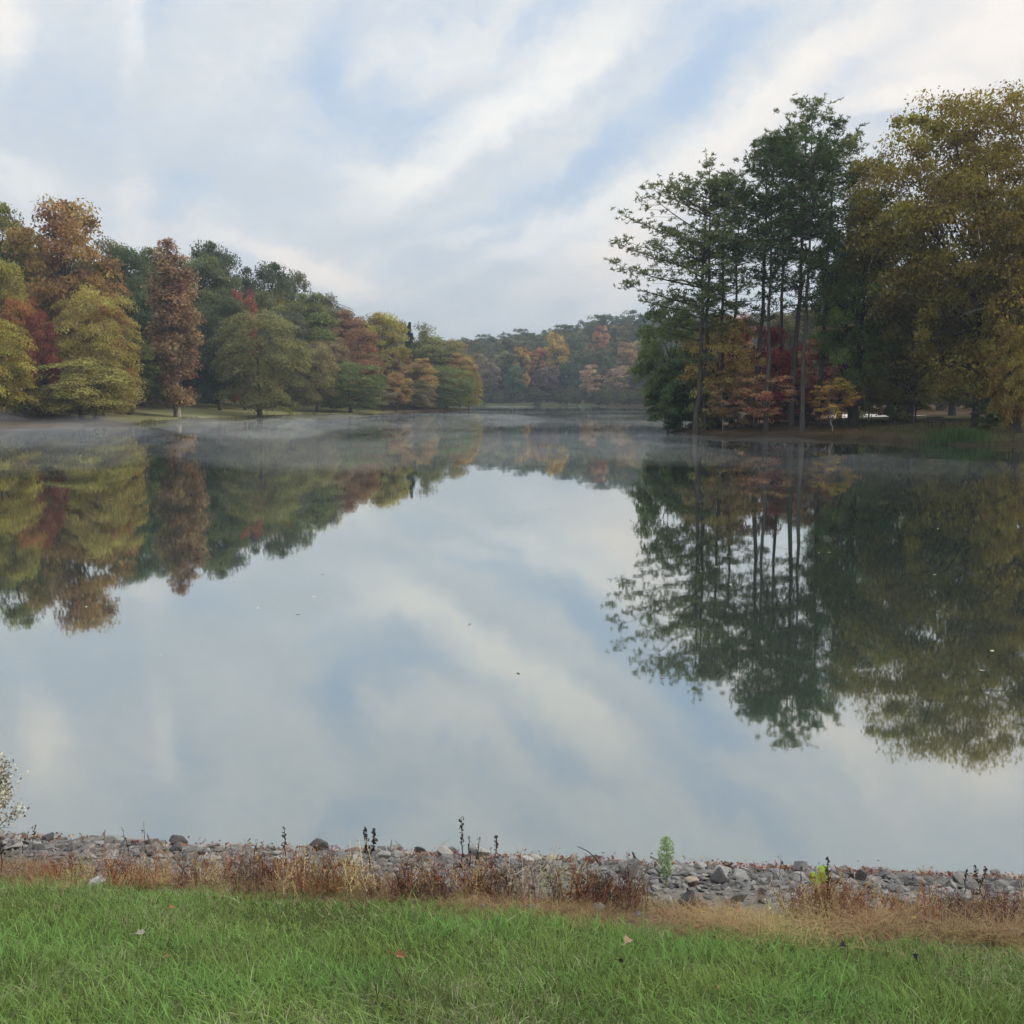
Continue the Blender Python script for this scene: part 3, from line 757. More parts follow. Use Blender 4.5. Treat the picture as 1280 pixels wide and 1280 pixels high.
rng = np.random.default_rng(5)
rb = []
for _ in range(1400):
    px = rng.normal(1196, 22); d = rng.uniform(-.5, 2.2)
    x, y, _z = at(px, 550, 71.5 + (1200 - px) * .03 + d); rb.append((x, y, max(hz(x, y), 0)))
rb = T_(rb); m = MB()
blades(m, rb, rng.uniform(.5, 1.15, len(rb)), rng.uniform(.02, .035, len(rb)), rng.uniform(.05, .5, len(rb)), rng.random(len(rb)) * 6.28, rng, rng.random(len(rb)))
reeds = m.build('reeds', M_BLADE); reeds.color = (.055, .095, .028, 1); tag(reeds, 'fresh green reeds at the water edge below the big oak', 'reeds', kind='stuff')

# rough grass of the park bank
P = []
for _ in range(14000):
    y = rng.uniform(50, 100); x = rng.uniform(20, 48) if rng.random() < .7 else rng.uniform(14, 48)
    P.append((x, y))
P = T_(P); sd = poly_sd(P[:, 0], P[:, 1]); P = P[(sd > .3) & (sd < 14)]; P = P[P[:, 0] > 27 + rng.normal(size=len(P)) * 2.5]
PZ = np.concatenate([P, height(P[:, 0], P[:, 1])[:, None] - .02], 1); m = MB(); n = len(PZ)
blades(m, PZ, rng.uniform(.15, .5, n), rng.uniform(.03, .06, n), rng.uniform(.2, .9, n), rng.random(n) * 6.28, rng, rng.random(n))
o = m.build('bank_grass', M_BLADE); o.color = (.075, .070, .028, 1); tag(o, 'rough olive grass on the park bank under the oak', 'grass', kind='stuff')
# lawn edge reeds on the left shore
P = []
for _ in range(5000):
    px = rng.uniform(175, 415); x, y = onwater(px, np.interp(px, [165, 200, 270, 320, 365, 410], [531.5, 528.5, 525, 522.5, 521, 519.5])); k = 1 + rng.uniform(.0, .012)
    P.append((x * k, y * k))
P = T_(P); n = len(P); PZ = np.concatenate([P, np.maximum(height(P[:, 0], P[:, 1]), 0)[:, None] - .02], 1); m = MB()
blades(m, PZ, rng.uniform(.15, .55, n) * (.6 + .8 * (vnoise(P[:, 0], P[:, 1], 3, 8) > .2)), rng.uniform(.05, .1, n), rng.uniform(.2, .9, n), rng.random(n) * 6.28, rng, rng.random(n))
o = m.build('shore_grass', M_BLADE); o.color = (.17, .155, .07, 1); tag(o, 'pale tussocky grass along the lawn edge of left shore', 'grass', kind='stuff')

# ------------------------------------------------------------------ foreground grass
def grass():
    rng = np.random.default_rng(9)
    n = 240000
    x = rng.uniform(-5.2, 5.2, n); t = rng.uniform(2.0, 6.4, n)
    e = grass_edge(x)
    keep = (t < e + .12 * rng.normal(size=n) + .12 * fbm(x, t, .5, 2)) & (np.abs(x) < 1.2 + .62 * t + .5)
    x, t = x[keep], t[keep]; y = t - .09 * x; n = len(x)
    z = height(x, y)
    pn = fbm(x, t, .9, 21); tn = fbm(x, t, .28, 31)
    h = (.04 + .048 * rng.random(n) ** 1.6) * (1 + .55 * tn + .25 * pn)
    tall = rng.random(n) < .035; h = np.where(tall, h * 1.8, h)
    az = 2.2 + 2.6 * vnoise(x, t, .3, 3) + rng.normal(size=n) * 1.7
    a = np.clip(.5 + .45 * pn + .30 * rng.normal(size=n), 0, 1)
    dry = rng.random(n) < .04 + .34 * smooth(.05, .5, fbm(x, t, .7, 51)) + .22 * smooth(1.2, .2, grass_edge(x) - t) * smooth(1.5, -2.5, x)
    m = MB(); g = ~dry
    P = np.stack([x, y, z - .005], -1)
    blades(m, P[g], h[g], rng.uniform(.003, .0072, n)[g], rng.uniform(.25, 1.25, n)[g], az[g], rng, a[g])
    o = m.build('grass', M_BLADE); o.color = (.125, .185, .050, 1); tag(o, 'thick uncut green grass on top of the bank in front', 'grass', kind='stuff')
    m = MB(); blades(m, P[dry], h[dry] * .9, rng.uniform(.002, .004, n)[dry], rng.uniform(.5, 1.5, n)[dry], az[dry], rng, rng.random(dry.sum()))
    o = m.build('dead_grass', M_DRY); o.color = (.24, .225, .13, 1); tag(o, 'dull withered blades mixed through the green grass', 'grass', kind='stuff')
    # straw strip
    n = 90000
    x = rng.uniform(-5, 5, n); t = grass_edge(x) + rng.normal(size=n) * (.2 + .04 * smooth(0, 2, x)) + .25 + .14 * fbm(x, 0 * x, 1.0, 6)
    k = rng.random(n) < .36 + 1.1 * fbm(x, t, .28, 16) + .15 * smooth(0, 2, x); x, t = x[k], t[k]; y = t - .09 * x; n = len(x)
    P = np.stack([x, y, height(x, y) - .003], -1); m = MB()
    blades(m, P, rng.uniform(.03, .10, n) * (1 + .9 * smooth(.4, 1.8, x) * smooth(-.1, .35, fbm(x, t, .45, 91))), rng.uniform(.0022, .0045, n), rng.uniform(.6, 2.2, n), rng.random(n) * 6.28, rng, np.clip(.5 + .5 * fbm(x, t, .6, 26) + .2 * rng.normal(size=n), 0, 1))
    o = m.build('dry_grass', M_DRY); o.color = (.215, .142, .074, 1); tag(o, 'straw and rust coloured dead grass between lawn and stones', 'dry grass', kind='stuff')
grass()

# ------------------------------------------------------------------ stones
import bmesh
STONES = []
def stone_mesh(seed, shape):
    rng = np.random.default_rng(seed)
    s = {'flat': (1, .72, .26), 'blocky': (1, .8, .62), 'wedge shaped': (1, .62, .45), 'long': (1, .42, .30)}[shape]
    P = rng.uniform(-1, 1, (16, 3)); P = P / np.maximum(1, np.linalg.norm(P, axis=1) / 1.15)[:, None]
    if shape == 'wedge shaped': P[:, 2] *= np.clip(.5 + .6 * P[:, 0], .1, 1.2)
    P = P * T_(s) * .5
    bm = bmesh.new(); vs = [bm.verts.new(p) for p in P]
    r = bmesh.ops.convex_hull(bm, input=vs)
    bmesh.ops.delete(bm, geom=list({g for g in r['geom_unused'] + r['geom_interior'] if isinstance(g, bmesh.types.BMVert)}), context='VERTS')
    bmesh.ops.bevel(bm, geom=list(bm.edges), offset=.022, segments=1, affect='EDGES')
    bmesh.ops.triangulate(bm, faces=bm.faces[:])
    bm.verts.index_update()
    V = T_([v.co[:] for v in bm.verts]); Fc = T_([[v.index for v in f.verts] for f in bm.faces]); bm.free()
    ext = V.max(0) - V.min(0); V = V / ext[0]
    m = MB(); m.add(V, Fc, rng.random(len(Fc)) * .5 + .25)
    o = m.build('stone', M_STONE, link=False); me = o.data; bpy.data.objects.remove(o)
    return me, V, Fc
SHAPES = ['flat', 'blocky', 'wedge shaped', 'long']
for k in range(20): STONES.append((SHAPES[k % 4],) + stone_mesh(100 + k, SHAPES[k % 4]))
TONES = {'pale grey': (.33, .31, .28), 'grey': (.15, .14, .128), 'dark grey': (.060, .054, .050), 'tan': (.33, .265, .195), 'rusty brown': (.20, .125, .09)}
LAND = [(20, 'pale shrub'), (182, 'thin upright twig'), (225, 'dark boulder'), (357, 'small dead stalk'), (463, 'forked dead stalk'), (577, 'tallest dead stalk'),
        (620, 'short dark stalk'), (735, 'leaning twig'), (832, 'pale green weed'), (1022, 'bright green leaves'), (1076, 'pointed dark stone'), (1140, 'forked twig'), (1240, 'right photo edge')]

stones = []
def put_stone(k, x, y, size, tone, label=None, tilt=.35, sink=.25, rz=None, rx=None):
    shp, me, V, Fc = STONES[k]
    o = bpy.data.objects.new('stone', me); COL.objects.link(o)
    col = T_(TONES[tone]) * random.uniform(.85, 1.15); o.color = (*col, 1)
    hgt = (V[:, 2].max() - V[:, 2].min()) * size
    o.location = (x, y, hz(x, y) + hgt * (.5 - sink) + .012)
    o.rotation_euler = (rx if rx is not None else random.gauss(-.15, tilt), random.gauss(0, tilt), random.uniform(0, 6.28) if rz is None else rz)
    o.scale = (size,) * 3
    if label: tag(o, label, 'stone', 'stones of the rocky bank')
    else: stones.append((o, shp, tone, x, y, size))
    return o
EXCL = []
def hero(px, py, k, size, tone, label, **kw):
    x, y = on_dam(px, py); EXCL.append((x, y, size * .45)); return put_stone(k, x, y, size, tone, label, **kw)
hero(222, 1058, 1, .14, 'dark grey', 'rounded dark grey boulder on the crest of the stones', tilt=.1)
hero(204, 1058, 9, .10, 'grey', 'grey stone leaning at the left side of the dark boulder')
hero(120, 1110, 5, .10, 'pale grey', 'whitish stone lying at the grass edge', tilt=.1).color = (.46, .44, .40, 1)
hero(1075, 1102, 2, .16, 'dark grey', 'pointed dark stone standing up against the water', rx=0, tilt=.1).rotation_euler = (0.1, -1.15, .2)
hero(1064, 1100, 6, .11, 'dark grey', 'dark stone at the foot of the pointed one')
hero(983, 1127, 4, .14, 'pale grey', 'pale flat slab low on the stones left of bright green leaves', tilt=.1)
hero(975, 1108, 3, .15, 'grey', 'big grey block left of bright green leaves')
hero(676, 1085, 2, .11, 'dark grey', 'dark upright stone left of the leaning twig')
hero(691, 1088, 9, .12, 'grey', 'grey stone leaning against the dark upright stone')
hero(790, 1098, 13, .15, 'grey', 'large grey boulder left of the pale green weed')
hero(1165, 1108, 14, .12, 'dark grey', 'dark wedge on the crest right of the forked twig')
hero(1200, 1106, 8, .17, 'grey', 'wide grey slab on the crest near the right side')
hero(1218, 1102, 4, .18, 'pale grey', 'long pale slab on the crest near the right edge', tilt=.08)
hero(925, 1132, 1, .11, 'grey', 'lone grey stone in the straw below the pale green weed')
hero(862, 1135, 13, .10, 'dark grey', 'small dark stone in the straw right of the pale green weed')
hero(505, 1064, 8, .11, 'pale grey', 'small white stone at the water between two dead stalks')
hero(260, 1078, 12, .15, 'pale grey', 'long pale slab below the dark boulder')
hero(45, 1062, 5, .09, 'pale grey', 'pale block on the crest near the pale shrub')
nh = 17
def clear(x, y, r): return all((x - a) ** 2 + (y - b) ** 2 > (r * .35 + c) ** 2 for a, b, c in EXCL)
rs = random.Random(12); n = 0; tries = 0; PL = []
while n < 300 - nh and tries < 20000:
    tries += 1
    x = rs.uniform(-3.95, 3.75); t = 7.28 - abs(rs.gauss(0, .55)) - .02
    e = float(grass_edge(T_([x]))[0])
    if t < e + .28: continue
    far_in = smooth(e + .1, e + 1.1, t)
    if rs.random() > .15 + .85 * far_in: continue
    size = rs.choice([.06, .07, .08, .09, .10, .11, .12, .14]) * (.72 + .28 * far_in)
    y = t - .09 * x
    if not clear(x, y, size): continue
    if any((x - a) ** 2 + (y - b) ** 2 < (.36 * (size + c)) ** 2 for a, b, c in PL): continue
    PL.append((x, y, size))
    tone = rs.choices(list(TONES), [.25, .36, .20, .10, .09])[0]
    put_stone(rs.choice([0, 3, 4, 7, 8, 11, 12, 15, 16, 19, 2, 6, 10, 1, 9, 13]), x, y, size, tone, tilt=.22); n += 1
# labels that single each stone out: tone, shape, row and nearest landmark, then order
rows = {}
for o, shp, tone, x, y, size in stones:
    px, py = to_px(x, y, o.location.z); t = y + .09 * x; e = float(grass_edge(T_([x]))[0])
    row = 'at the waterline' if t > 6.95 else ('on the middle bank' if t > e + .85 else 'beside the dry weeds')
    l = min(LAND, key=lambda q: abs(q[0] - px)); side = 'left of' if px < l[0] else 'right of'
    noun = {'flat': 'slab', 'long': 'sliver', 'blocky': 'block', 'wedge shaped': 'wedge'}[shp]
    rows.setdefault(f'{tone} {noun} {row} {side} the {l[1]}', []).append((px, o))
for k, v in rows.items():
    v.sort(key=lambda q: q[0])
    for j, (px, o) in enumerate(v):
        lab = k if len(v) == 1 else f'{words[j]} from left, ' + k
        tag(o, lab, 'stone', 'stones of the rocky bank')
# small rubble and the same bank beyond the frame: one mass
def rubble():
    rng = np.random.default_rng(41); m = MB()
    def many(n, xr, tf, sr):
        for _ in range(n):
            x = rng.uniform(min(xr), max(xr)); t = tf(); e = float(grass_edge(T_([x]))[0])
            if t < e + .2: continue
            s = rng.uniform(*sr); V, Fc = STONES[rng.integers(20)][2:]
            r = rng.normal(size=3) * T_([.4, .4, 3]); cz, sz = cos(r[2]), sin(r[2]); cx, sx = cos(r[0]), sin(r[0])
            Rm = T_([[cz, -sz, 0], [sz, cz, 0], [0, 0, 1]]) @ T_([[1, 0, 0], [0, cx, -sx], [0, sx, cx]])
            XY.append((x, t - .09 * x)); LS.append((V * s @ Rm.T, Fc, s, rng.random()))
    XY = []; LS = []
    many(6500, (-4.6, 4.6), lambda: 7.35 - abs(rng.normal()) * 1.0, (.022, .075))
    many(900, (-4.4, 4.4), lambda: 7.3 - abs(rng.normal()) * .5, (.07, .11))
    for sgn in (-1, 1): many(260, (sgn * 4.0, sgn * 9), lambda: 7.3 - abs(rng.normal()) * .6, (.1, .22))
    xy = T_(XY); zz = height(xy[:, 0], xy[:, 1])
    for (V, Fc, s, a), (x, y), z in zip(LS, XY, zz): m.add(V + T_([x, y, z + s * .12]), Fc, np.clip(a * 1.6 - .3 + .2 * rng.random(len(Fc)), -.4, 1.5))
    o = m.build('rubble', M_STONE); o.color = (.145, .133, .118, 1); tag(o, 'small broken rubble filling in between the bank stones', 'rubble', kind='stuff')
rubble()
# reddish leaf litter washed along the waterline
def litter():
    rng = np.random.default_rng(43); n = 11000
    x = rng.uniform(-5, 5, n); t = 7.14 + rng.normal(size=n) * .05 - .05
    k = rng.random(n) < .25 + .9 * np.clip(fbm(x, 0 * x, .8, 61), 0, 1) + .25 * (x > 0); x, t = x[k], t[k]; n = len(x)
    y = t - .09 * x; z = np.maximum(height(x, y), 0) + rng.uniform(.01, .055, n) ; m = MB()
    leaf_quads(m, np.stack([x, y, z], -1), unit(rng.normal(size=(n, 3)) * .6 + T_([0, 0, 1])), rng.uniform(.012, .028, n), rng.random(n), rng, .6)
    o = m.build('leaf_litter', M_DRY); o.color = (.20, .075, .048, 1); tag(o, 'reddish brown leaf litter washed up along the water edge', 'leaf litter', kind='stuff')
    # flecks floating on the lake
    n = 420; Y = 12 + 90 * rng.random(n) ** 1.0; X = (rng.random(n) - .5) * 1.04 * Y
    s = poly_sd(X, Y) < -2; X, Y = X[s], Y[s]; n = len(X); m = MB()
    leaf_quads(m, np.stack([X, Y, 0 * X + .006], -1), unit(rng.normal(size=(n, 3)) * .06 + T_([0, 0, 1])), rng.uniform(.03, .09, n), rng.random(n), rng, .6)
    o = m.build('floating_leaves', M_DRY); o.color = (.40, .33, .22, 1); tag(o, 'scattered pale leaves floating on the still lake', 'leaves', kind='stuff')
litter()

# ------------------------------------------------------------------ weeds
def weed_mesh(seed, n, hgt, spread, leafy=10, leafsize=.015):
    rng = np.random.default_rng(seed); st = MB()
    Ps = []; 
    for k in range(n):
        b = rng.normal(size=2) * spread; h = hgt * rng.uniform(.5, 1.1); ln = rng.normal(size=2) * .22 * h
        s = np.linspace(0, 1, 5)
        P = np.stack([b[0] + ln[0] * s ** 1.5 + rng.normal(size=5) * .006, b[1] + ln[1] * s ** 1.5 + rng.normal(size=5) * .006, h * s - .02], -1)
        tv = rng.random()
        st.tube(P, np.linspace(.0032, .0012, 5), 3, tv)
        for q in range(3):
            f = rng.uniform(.4, .9); p = T_([np.interp(f, s, P[:, j]) for j in range(3)])
            e = p + T_([rng.normal() * .04, rng.normal() * .04, rng.uniform(.02, .07)])
            st.tube(T_([p, (p + e) / 2 + rng.normal(size=3) * .004, e]), T_([.0016, .0013, .001]), 3, tv); Ps.append((e, tv))
        for q in range(leafy):
            f = rng.uniform(.15, 1); p = T_([np.interp(f, s, P[:, j]) for j in range(3)]); Ps.append((p + rng.normal(size=3) * .012, tv))
    p = T_([a for a, _ in Ps]); tv = T_([b for _, b in Ps]); m = len(p)
    leaf_quads(st, p, unit(rng.normal(size=(m, 3))), leafsize * rng.uniform(.5, 1.5, m), np.clip(tv * .6 + .4 * rng.random(m), 0, 1), rng, .5)
    o = st.build('dry_weed', M_DRY, link=False); me = o.data; bpy.data.objects.remove(o); return me
WE = [weed_mesh(200 + k, [16, 22, 12, 26, 18, 14][k], [.26, .24, .32, .20, .28, .36][k], [.07, .09, .05, .10, .08, .05][k], [12, 14, 10, 12, 16, 14][k]) for k in range(6)]
wr = random.Random(4); weeds = []
WCOL = {'rust brown': (.25, .12, .055), 'dark brown': (.12, .075, .048), 'straw coloured': (.36, .26, .15)}
def weed_at(px, py, k, s, colname):
    x, y = on_dam(px, py)
    o = bpy.data.objects.new('dry_weed', WE[k]); COL.objects.link(o); o.location = (x, y, hz(x, y)); o.rotation_euler = (0, 0, wr.uniform(0, 6.28)); o.scale = (s * wr.uniform(.9, 1.2), s * wr.uniform(.9, 1.2), s)
    o.color = (*[c * wr.uniform(.85, 1.15) for c in WCOL[colname]], 1)
    weeds.append((px, colname, s, o))
for px0, px1, n, sm in [(-20, 70, 4, .5), (85, 205, 10, .62), (235, 470, 26, .76), (470, 660, 18, .74), (690, 800, 14, .72), (810, 960, 5, .35), (995, 1080, 11, .72), (1080, 1160, 8, .5), (1160, 1300, 16, .62)]:
    for j in range(n):
        px = px0 + (px1 - px0) * (j + wr.random()) / n
        base = np.interp(px, [0, 320, 640, 960, 1280], [1102, 1118, 1129, 1146, 1160]) - abs(wr.gauss(0, 12)) + 3
        weed_at(px, base, wr.randrange(6), sm * wr.uniform(.75, 1.2), wr.choices(list(WCOL), [.5, .25, .25])[0])
rows = {}
for px, cn, s, o in weeds:
    l = min(LAND, key=lambda q: abs(q[0] - px)); side = 'left of' if px < l[0] else 'right of'
    rows.setdefault(f'{"tall" if s > .75 else "low"} {cn} dry weed below and {side} the {l[1]}', []).append((px, o))
for k, v in rows.items():
    v.sort(key=lambda q: q[0])
    for j, (px, o) in enumerate(v): tag(o, k if len(v) == 1 else f'{words[j]} from left, ' + k, 'weed', 'dry weeds along the stones')

def stalk(px, ybase, ytop, label, seed, heads=26, fork=False, col=(.045, .033, .03), head_from=.45, r=.0045, lean=0, headsize=.022, name='dead_stalk'):
    x, y = on_dam(px, ybase); z = hz(x, y); topz = at(px, ytop, y)[2]; h = topz - z
    rng = np.random.default_rng(seed); e = thing(name, label, 'weed stalk', (x, y, z), 0, 'dead stalks standing against the water')
    st = MB(); hd = MB()
    for s_ in ((-1, 1) if fork else (0,)):
        s = np.linspace(0, 1, 7); P = np.stack([s_ * .03 * smooth(.3, .7, s) + lean * h * s ** 1.4 + rng.normal(size=7) * .004, rng.normal(size=7) * .004, h * s * (1 - .05 * (s_ > 0)) - .02 * (s < .01)], -1)
        st.tube(P, np.linspace(r, r * .4, 7), 5)
        f = head_from + (1 - head_from) * rng.random(heads); p = np.stack([np.interp(f, s, P[:, j]) for j in range(3)], -1) + rng.normal(size=(heads, 3)) * T_([.007, .007, .004])
        leaf_quads(hd, p, unit(rng.normal(size=(heads, 3))), headsize * rng.uniform(.6, 1.3, heads), rng.random(heads), rng, .6)
    so = st.build('stem', M_BARK, e, flat=False); so.color = (*col, 1)
    ho = hd.build('seed_head', M_DRY, e); ho.color = (*col, 1)
stalk(357, 1085, 1034, 'small dead stalk left of the forked one', 1, 22)
stalk(463, 1090, 1033, 'forked dead stalk with two thick dark seed heads', 2, 60, True, headsize=.024)
stalk(578, 1092, 1021, 'tallest dead stalk, dark seeds on a thin stem', 3, 46, headsize=.024)
stalk(587, 1088, 1046, 'thin dead stalk right beside the tallest one', 4, 14)
stalk(595, 1086, 1046, 'short drooping dead stalk, second right of the tallest', 5, 12, lean=.12)
stalk(620, 1088, 1044, 'short dark stalk with a thick pointed head', 6, 40, head_from=.6, headsize=.02)
stalk(182, 1070, 1026, 'thin upright bare twig left of the dark boulder', 7, 2, r=.003)
stalk(162, 1068, 1034, 'bent short twig over the stones near the left', 8, 3, lean=-.25, r=.003)
stalk(28, 1068, 1035, 'slanting twig on the stones near the pale shrub', 9, 5, lean=.35, r=.003)
stalk(40, 1066, 1032, 'dark seedy twig beside the slanting one', 19, 16, lean=.2, r=.003)
stalk(1000, 1118, 1083, 'small dead sprig left of bright green leaves', 10, 10, r=.003)
stalk(1205, 1120, 1085, 'thin seedy stalk near the right edge', 11, 12, r=.003, lean=.05)
stalk(1224, 1122, 1082, 'branched seedy stalk nearest the right edge', 12, 30, True, r=.003)
stalk(974, 1108, 1068, 'thin bare stem over the water right of pale green weed', 13, 3, r=.0025)
stalk(320, 1080, 1050, 'short dead stem below and right of the dark boulder', 14, 12, r=.003)
stalk(3, 1098, 1040, 'dark dead stalk at the left photo edge', 15, 30, r=.004)
stalk(1032, 1150, 1073, 'dry brown stalk behind the bright green leaves', 16, 40, r=.004, headsize=.02)

def twig(pts, label, r=.005, col=(.06, .045, .04)):
    P = T_([at(a, b, on_dam(a, 1085)[1] - .1 * (k % 2) * 0) for k, (a, b) in enumerate(pts)])
    P[:, 1] = P[0, 1]
    for k, (a, b) in enumerate(pts): P[k] = at(a, b, P[0, 1])
    c = P[0].copy(); m = MB(); s = np.linspace(0, 1, len(P)); ss = np.linspace(0, 1, len(P) * 4)
    Q = np.stack([np.interp(ss, s, P[:, j] - c[j]) for j in range(3)], -1)
    Q[1:-1] = (Q[:-2] + Q[1:-1] * 2 + Q[2:]) / 4
    m.tube(Q, np.linspace(r, r * .5, len(ss)), 6)
    o = m.build('twig', M_BARK, flat=False); o.location = c; o.color = (*col, 1); tag(o, label, 'twig', 'bare twigs lying on the stones')
twig([(752, 1085), (745, 1073), (735, 1064), (722, 1058)], 'leaning bare twig pointing up left over the water')
twig([(1112, 1097), (1104, 1095), (1097, 1090), (1088, 1088), (1080, 1090)], 'arched bare twig beside the pointed dark stone')
twig([(1118, 1100), (1135, 1098), (1148, 1093), (1165, 1095)], 'long forked twig lying on the crest stones', .006)
twig([(1150, 1103), (1145, 1098), (1141, 1096)], 'short twig stub under the long forked twig', .004)

# pale green mullein-like weed
def green_weed():
    x, y = on_dam(832, 1112); z = hz(x, y); h = at(832, 1046, y)[2] - z
    e = thing('green_weed', 'pale green bushy weed standing upright among the stones', 'weed', (x, y, z))
    rng = np.random.default_rng(8); m = MB(); l = MB(); s = np.linspace(0, 1, 6)
    m.tube(np.stack([.01 * np.sin(s * 4), 0 * s, h * s], -1), np.linspace(.006, .002, 6), 5)
    n = 620; f = .25 + .75 * rng.random(n); rad = .055 * np.interp(f, [.2, .35, .7, .9, 1], [.4, .8, 1, .75, .25]) * rng.random(n) ** .5; a = rng.random(n) * 6.28
    p = np.stack([rad * np.cos(a), rad * np.sin(a), h * f], -1)
    for k in range(40):
        q = p[k]; m.tube(T_([[0, 0, q[2] - .03], q]), T_([.002, .001]), 3)
    leaf_quads(l, p, unit(rng.normal(size=(n, 3)) + T_([0, -.3, .5])), rng.uniform(.012, .03, n), rng.random(n), rng, .45)
    so = m.build('stem', M_BARK, e); so.color = (.2, .25, .1, 1); lo = l.build('foliage', M_LEAF, e); lo.color = (.34, .43, .25, 1)
green_weed()
def vine():
    x, y = on_dam(1022, 1118); z = hz(x, y)
    e = thing('leafy_weed', 'weed with a few large bright yellow green leaves', 'weed', (x, y, z))
    rng = np.random.default_rng(18); m = MB(); l = MB()
    zt = at(1022, 1078, y)[2] - z
    for k in range(3):
        P = T_([[rng.normal() * .01, 0, 0], [rng.normal() * .02, -.01, zt * .5], [(k - 1) * .025, -.02, zt * (.75 + .12 * k)]]); m.tube(P, T_([.004, .003, .002]), 5)
    n = 16; p = np.stack([rng.uniform(-.042, .042, n), rng.uniform(-.05, 0, n), rng.uniform(zt * .45, zt, n)], -1)
    leaf_quads(l, p, unit(T_([0, -1, .5]) + rng.normal(size=(n, 3)) * .4), rng.uniform(.05, .075, n), rng.random(n), rng, .75)
    so = m.build('stem', M_BARK, e); so.color = (.15, .2, .06, 1); lo = l.build('foliage', M_LEAF, e); lo.color = (.27, .38, .06, 1)
vine()
# fluffy pale shrub at the left edge
def pale_shrub():
    x, y = on_dam(-30, 1075); z = hz(x, y); h = at(0, 932, y)[2] - z
    e = thing('pale_shrub', 'fluffy whitish shrub partly cut by the left edge', 'shrub', (x, y, z))
    rng = np.random.default_rng(28); m = MB(); l = MB(); n = 90; tips = []
    for k in range(n):
        a = rng.random() * 6.28; el = rng.uniform(.2, 1.35); r = h * .5 * rng.uniform(.6, 1)
        p = T_([cos(a) * cos(el) * r * .78, sin(a) * cos(el) * r * .7, h * .45 + sin(el) * r * 1.08 - h * .0])
        if rng.random() < .35: p[2] -= h * .22
        m.tube(T_([[0, 0, -.03], [p[0] * .3, p[1] * .3, p[2] * .5], p]), T_([.006, .004, .0012]), 4); tips.append(p)
    tips = T_(tips); idx = np.repeat(np.arange(n), 130); N = len(idx); f = rng.uniform(.55, 1.03, N)
    p = tips[idx] * T_([1, 1, 1]) * f[:, None] ** .5 + rng.normal(size=(N, 3)) * .03
    leaf_quads(l, p, unit(rng.normal(size=(N, 3))), rng.uniform(.012, .028, N), rng.random(N), rng, .7)
    so = m.build('branches', M_BARK, e); so.color = (.12, .10, .08, 1); lo = l.build('seed_fluff', M_DRY, e); lo.color = (.36, .325, .26, 1)
pale_shrub()

# fallen leaves lying in the grass
def fallen(px, py, size, col, label, rot=0, tilt=(.5, .2)):
    x, y = on_dam(px, py); z = hz(x, y) + .055; size *= .68
    m = MB(); n = 8; a = np.linspace(0, 2 * pi, 13)[:-1]
    rr = T_([1, .62, .8, .5, .78, .55, .95, .55, .78, .5, .8, .62]) * .5
    V = np.stack([rr * np.cos(a), rr * np.sin(a) * .8, .42 * np.abs(np.sin(a)) * rr * 2 + .05 * np.cos(a * 2)], -1)
    V = np.concatenate([[[0, 0, 0]], V]); Fc = [[0, 1 + k, 1 + (k + 1) % 12] for k in range(12)]
    m.add(V * size, Fc, .5); m.tube(T_([[-.45, 0, .05], [-.7, .05, .02], [-.95, .02, .1]]) * size, size * T_([.03, .025, .02]), 4)
    o = m.build('fallen_leaf', M_DRY); o.color = (*col, 1); o.location = (x, y, z); o.rotation_euler = (tilt[0], tilt[1], rot)
    tag(o, label, 'leaf', 'fallen leaves in the grass')
fallen(783, 1190, .11, (.30, .20, .15), 'largest curled brown leaf lying pale side up in the grass', 1.2, (.45, .15))
fallen(775, 1216, .05, (.02, .017, .015), 'small black curled leaf just below the largest brown leaf', .3, (1.0, .4))
fallen(500, 1210, .085, (.26, .13, .07), 'orange brown leaf in the grass left of centre', 0, (.5, .3))
fallen(1052, 1197, .09, (.035, .030, .028), 'blackish crumpled leaf in the grass below the bright green leaves', .8, (.6, .3))
fallen(1142, 1212, .10, (.03, .03, .03), 'dark upright leaf in the grass towards the right', 1.5, (1.3, .1))
fallen(206, 1210, .06, (.34, .15, .07), 'small orange leaf deep in the grass on the left', 2, (.6, .4))
fallen(176, 1182, .07, (.30, .27, .22), 'pale grey leaf in the grass on the left', .5, (.5, .1))
fallen(215, 1152, .06, (.26, .12, .07), 'reddish leaf in the grass near the weeds on the left', 1, (.4, .2))
fallen(895, 1255, .06, (.24, .15, .08), 'dull brown leaf near the bottom of the grass', 1.7, (.4, .3))
fallen(1141, 1162, .05, (.50, .42, .08), 'small yellow leaf on the dry grass towards the right', .4, (.9, .1))

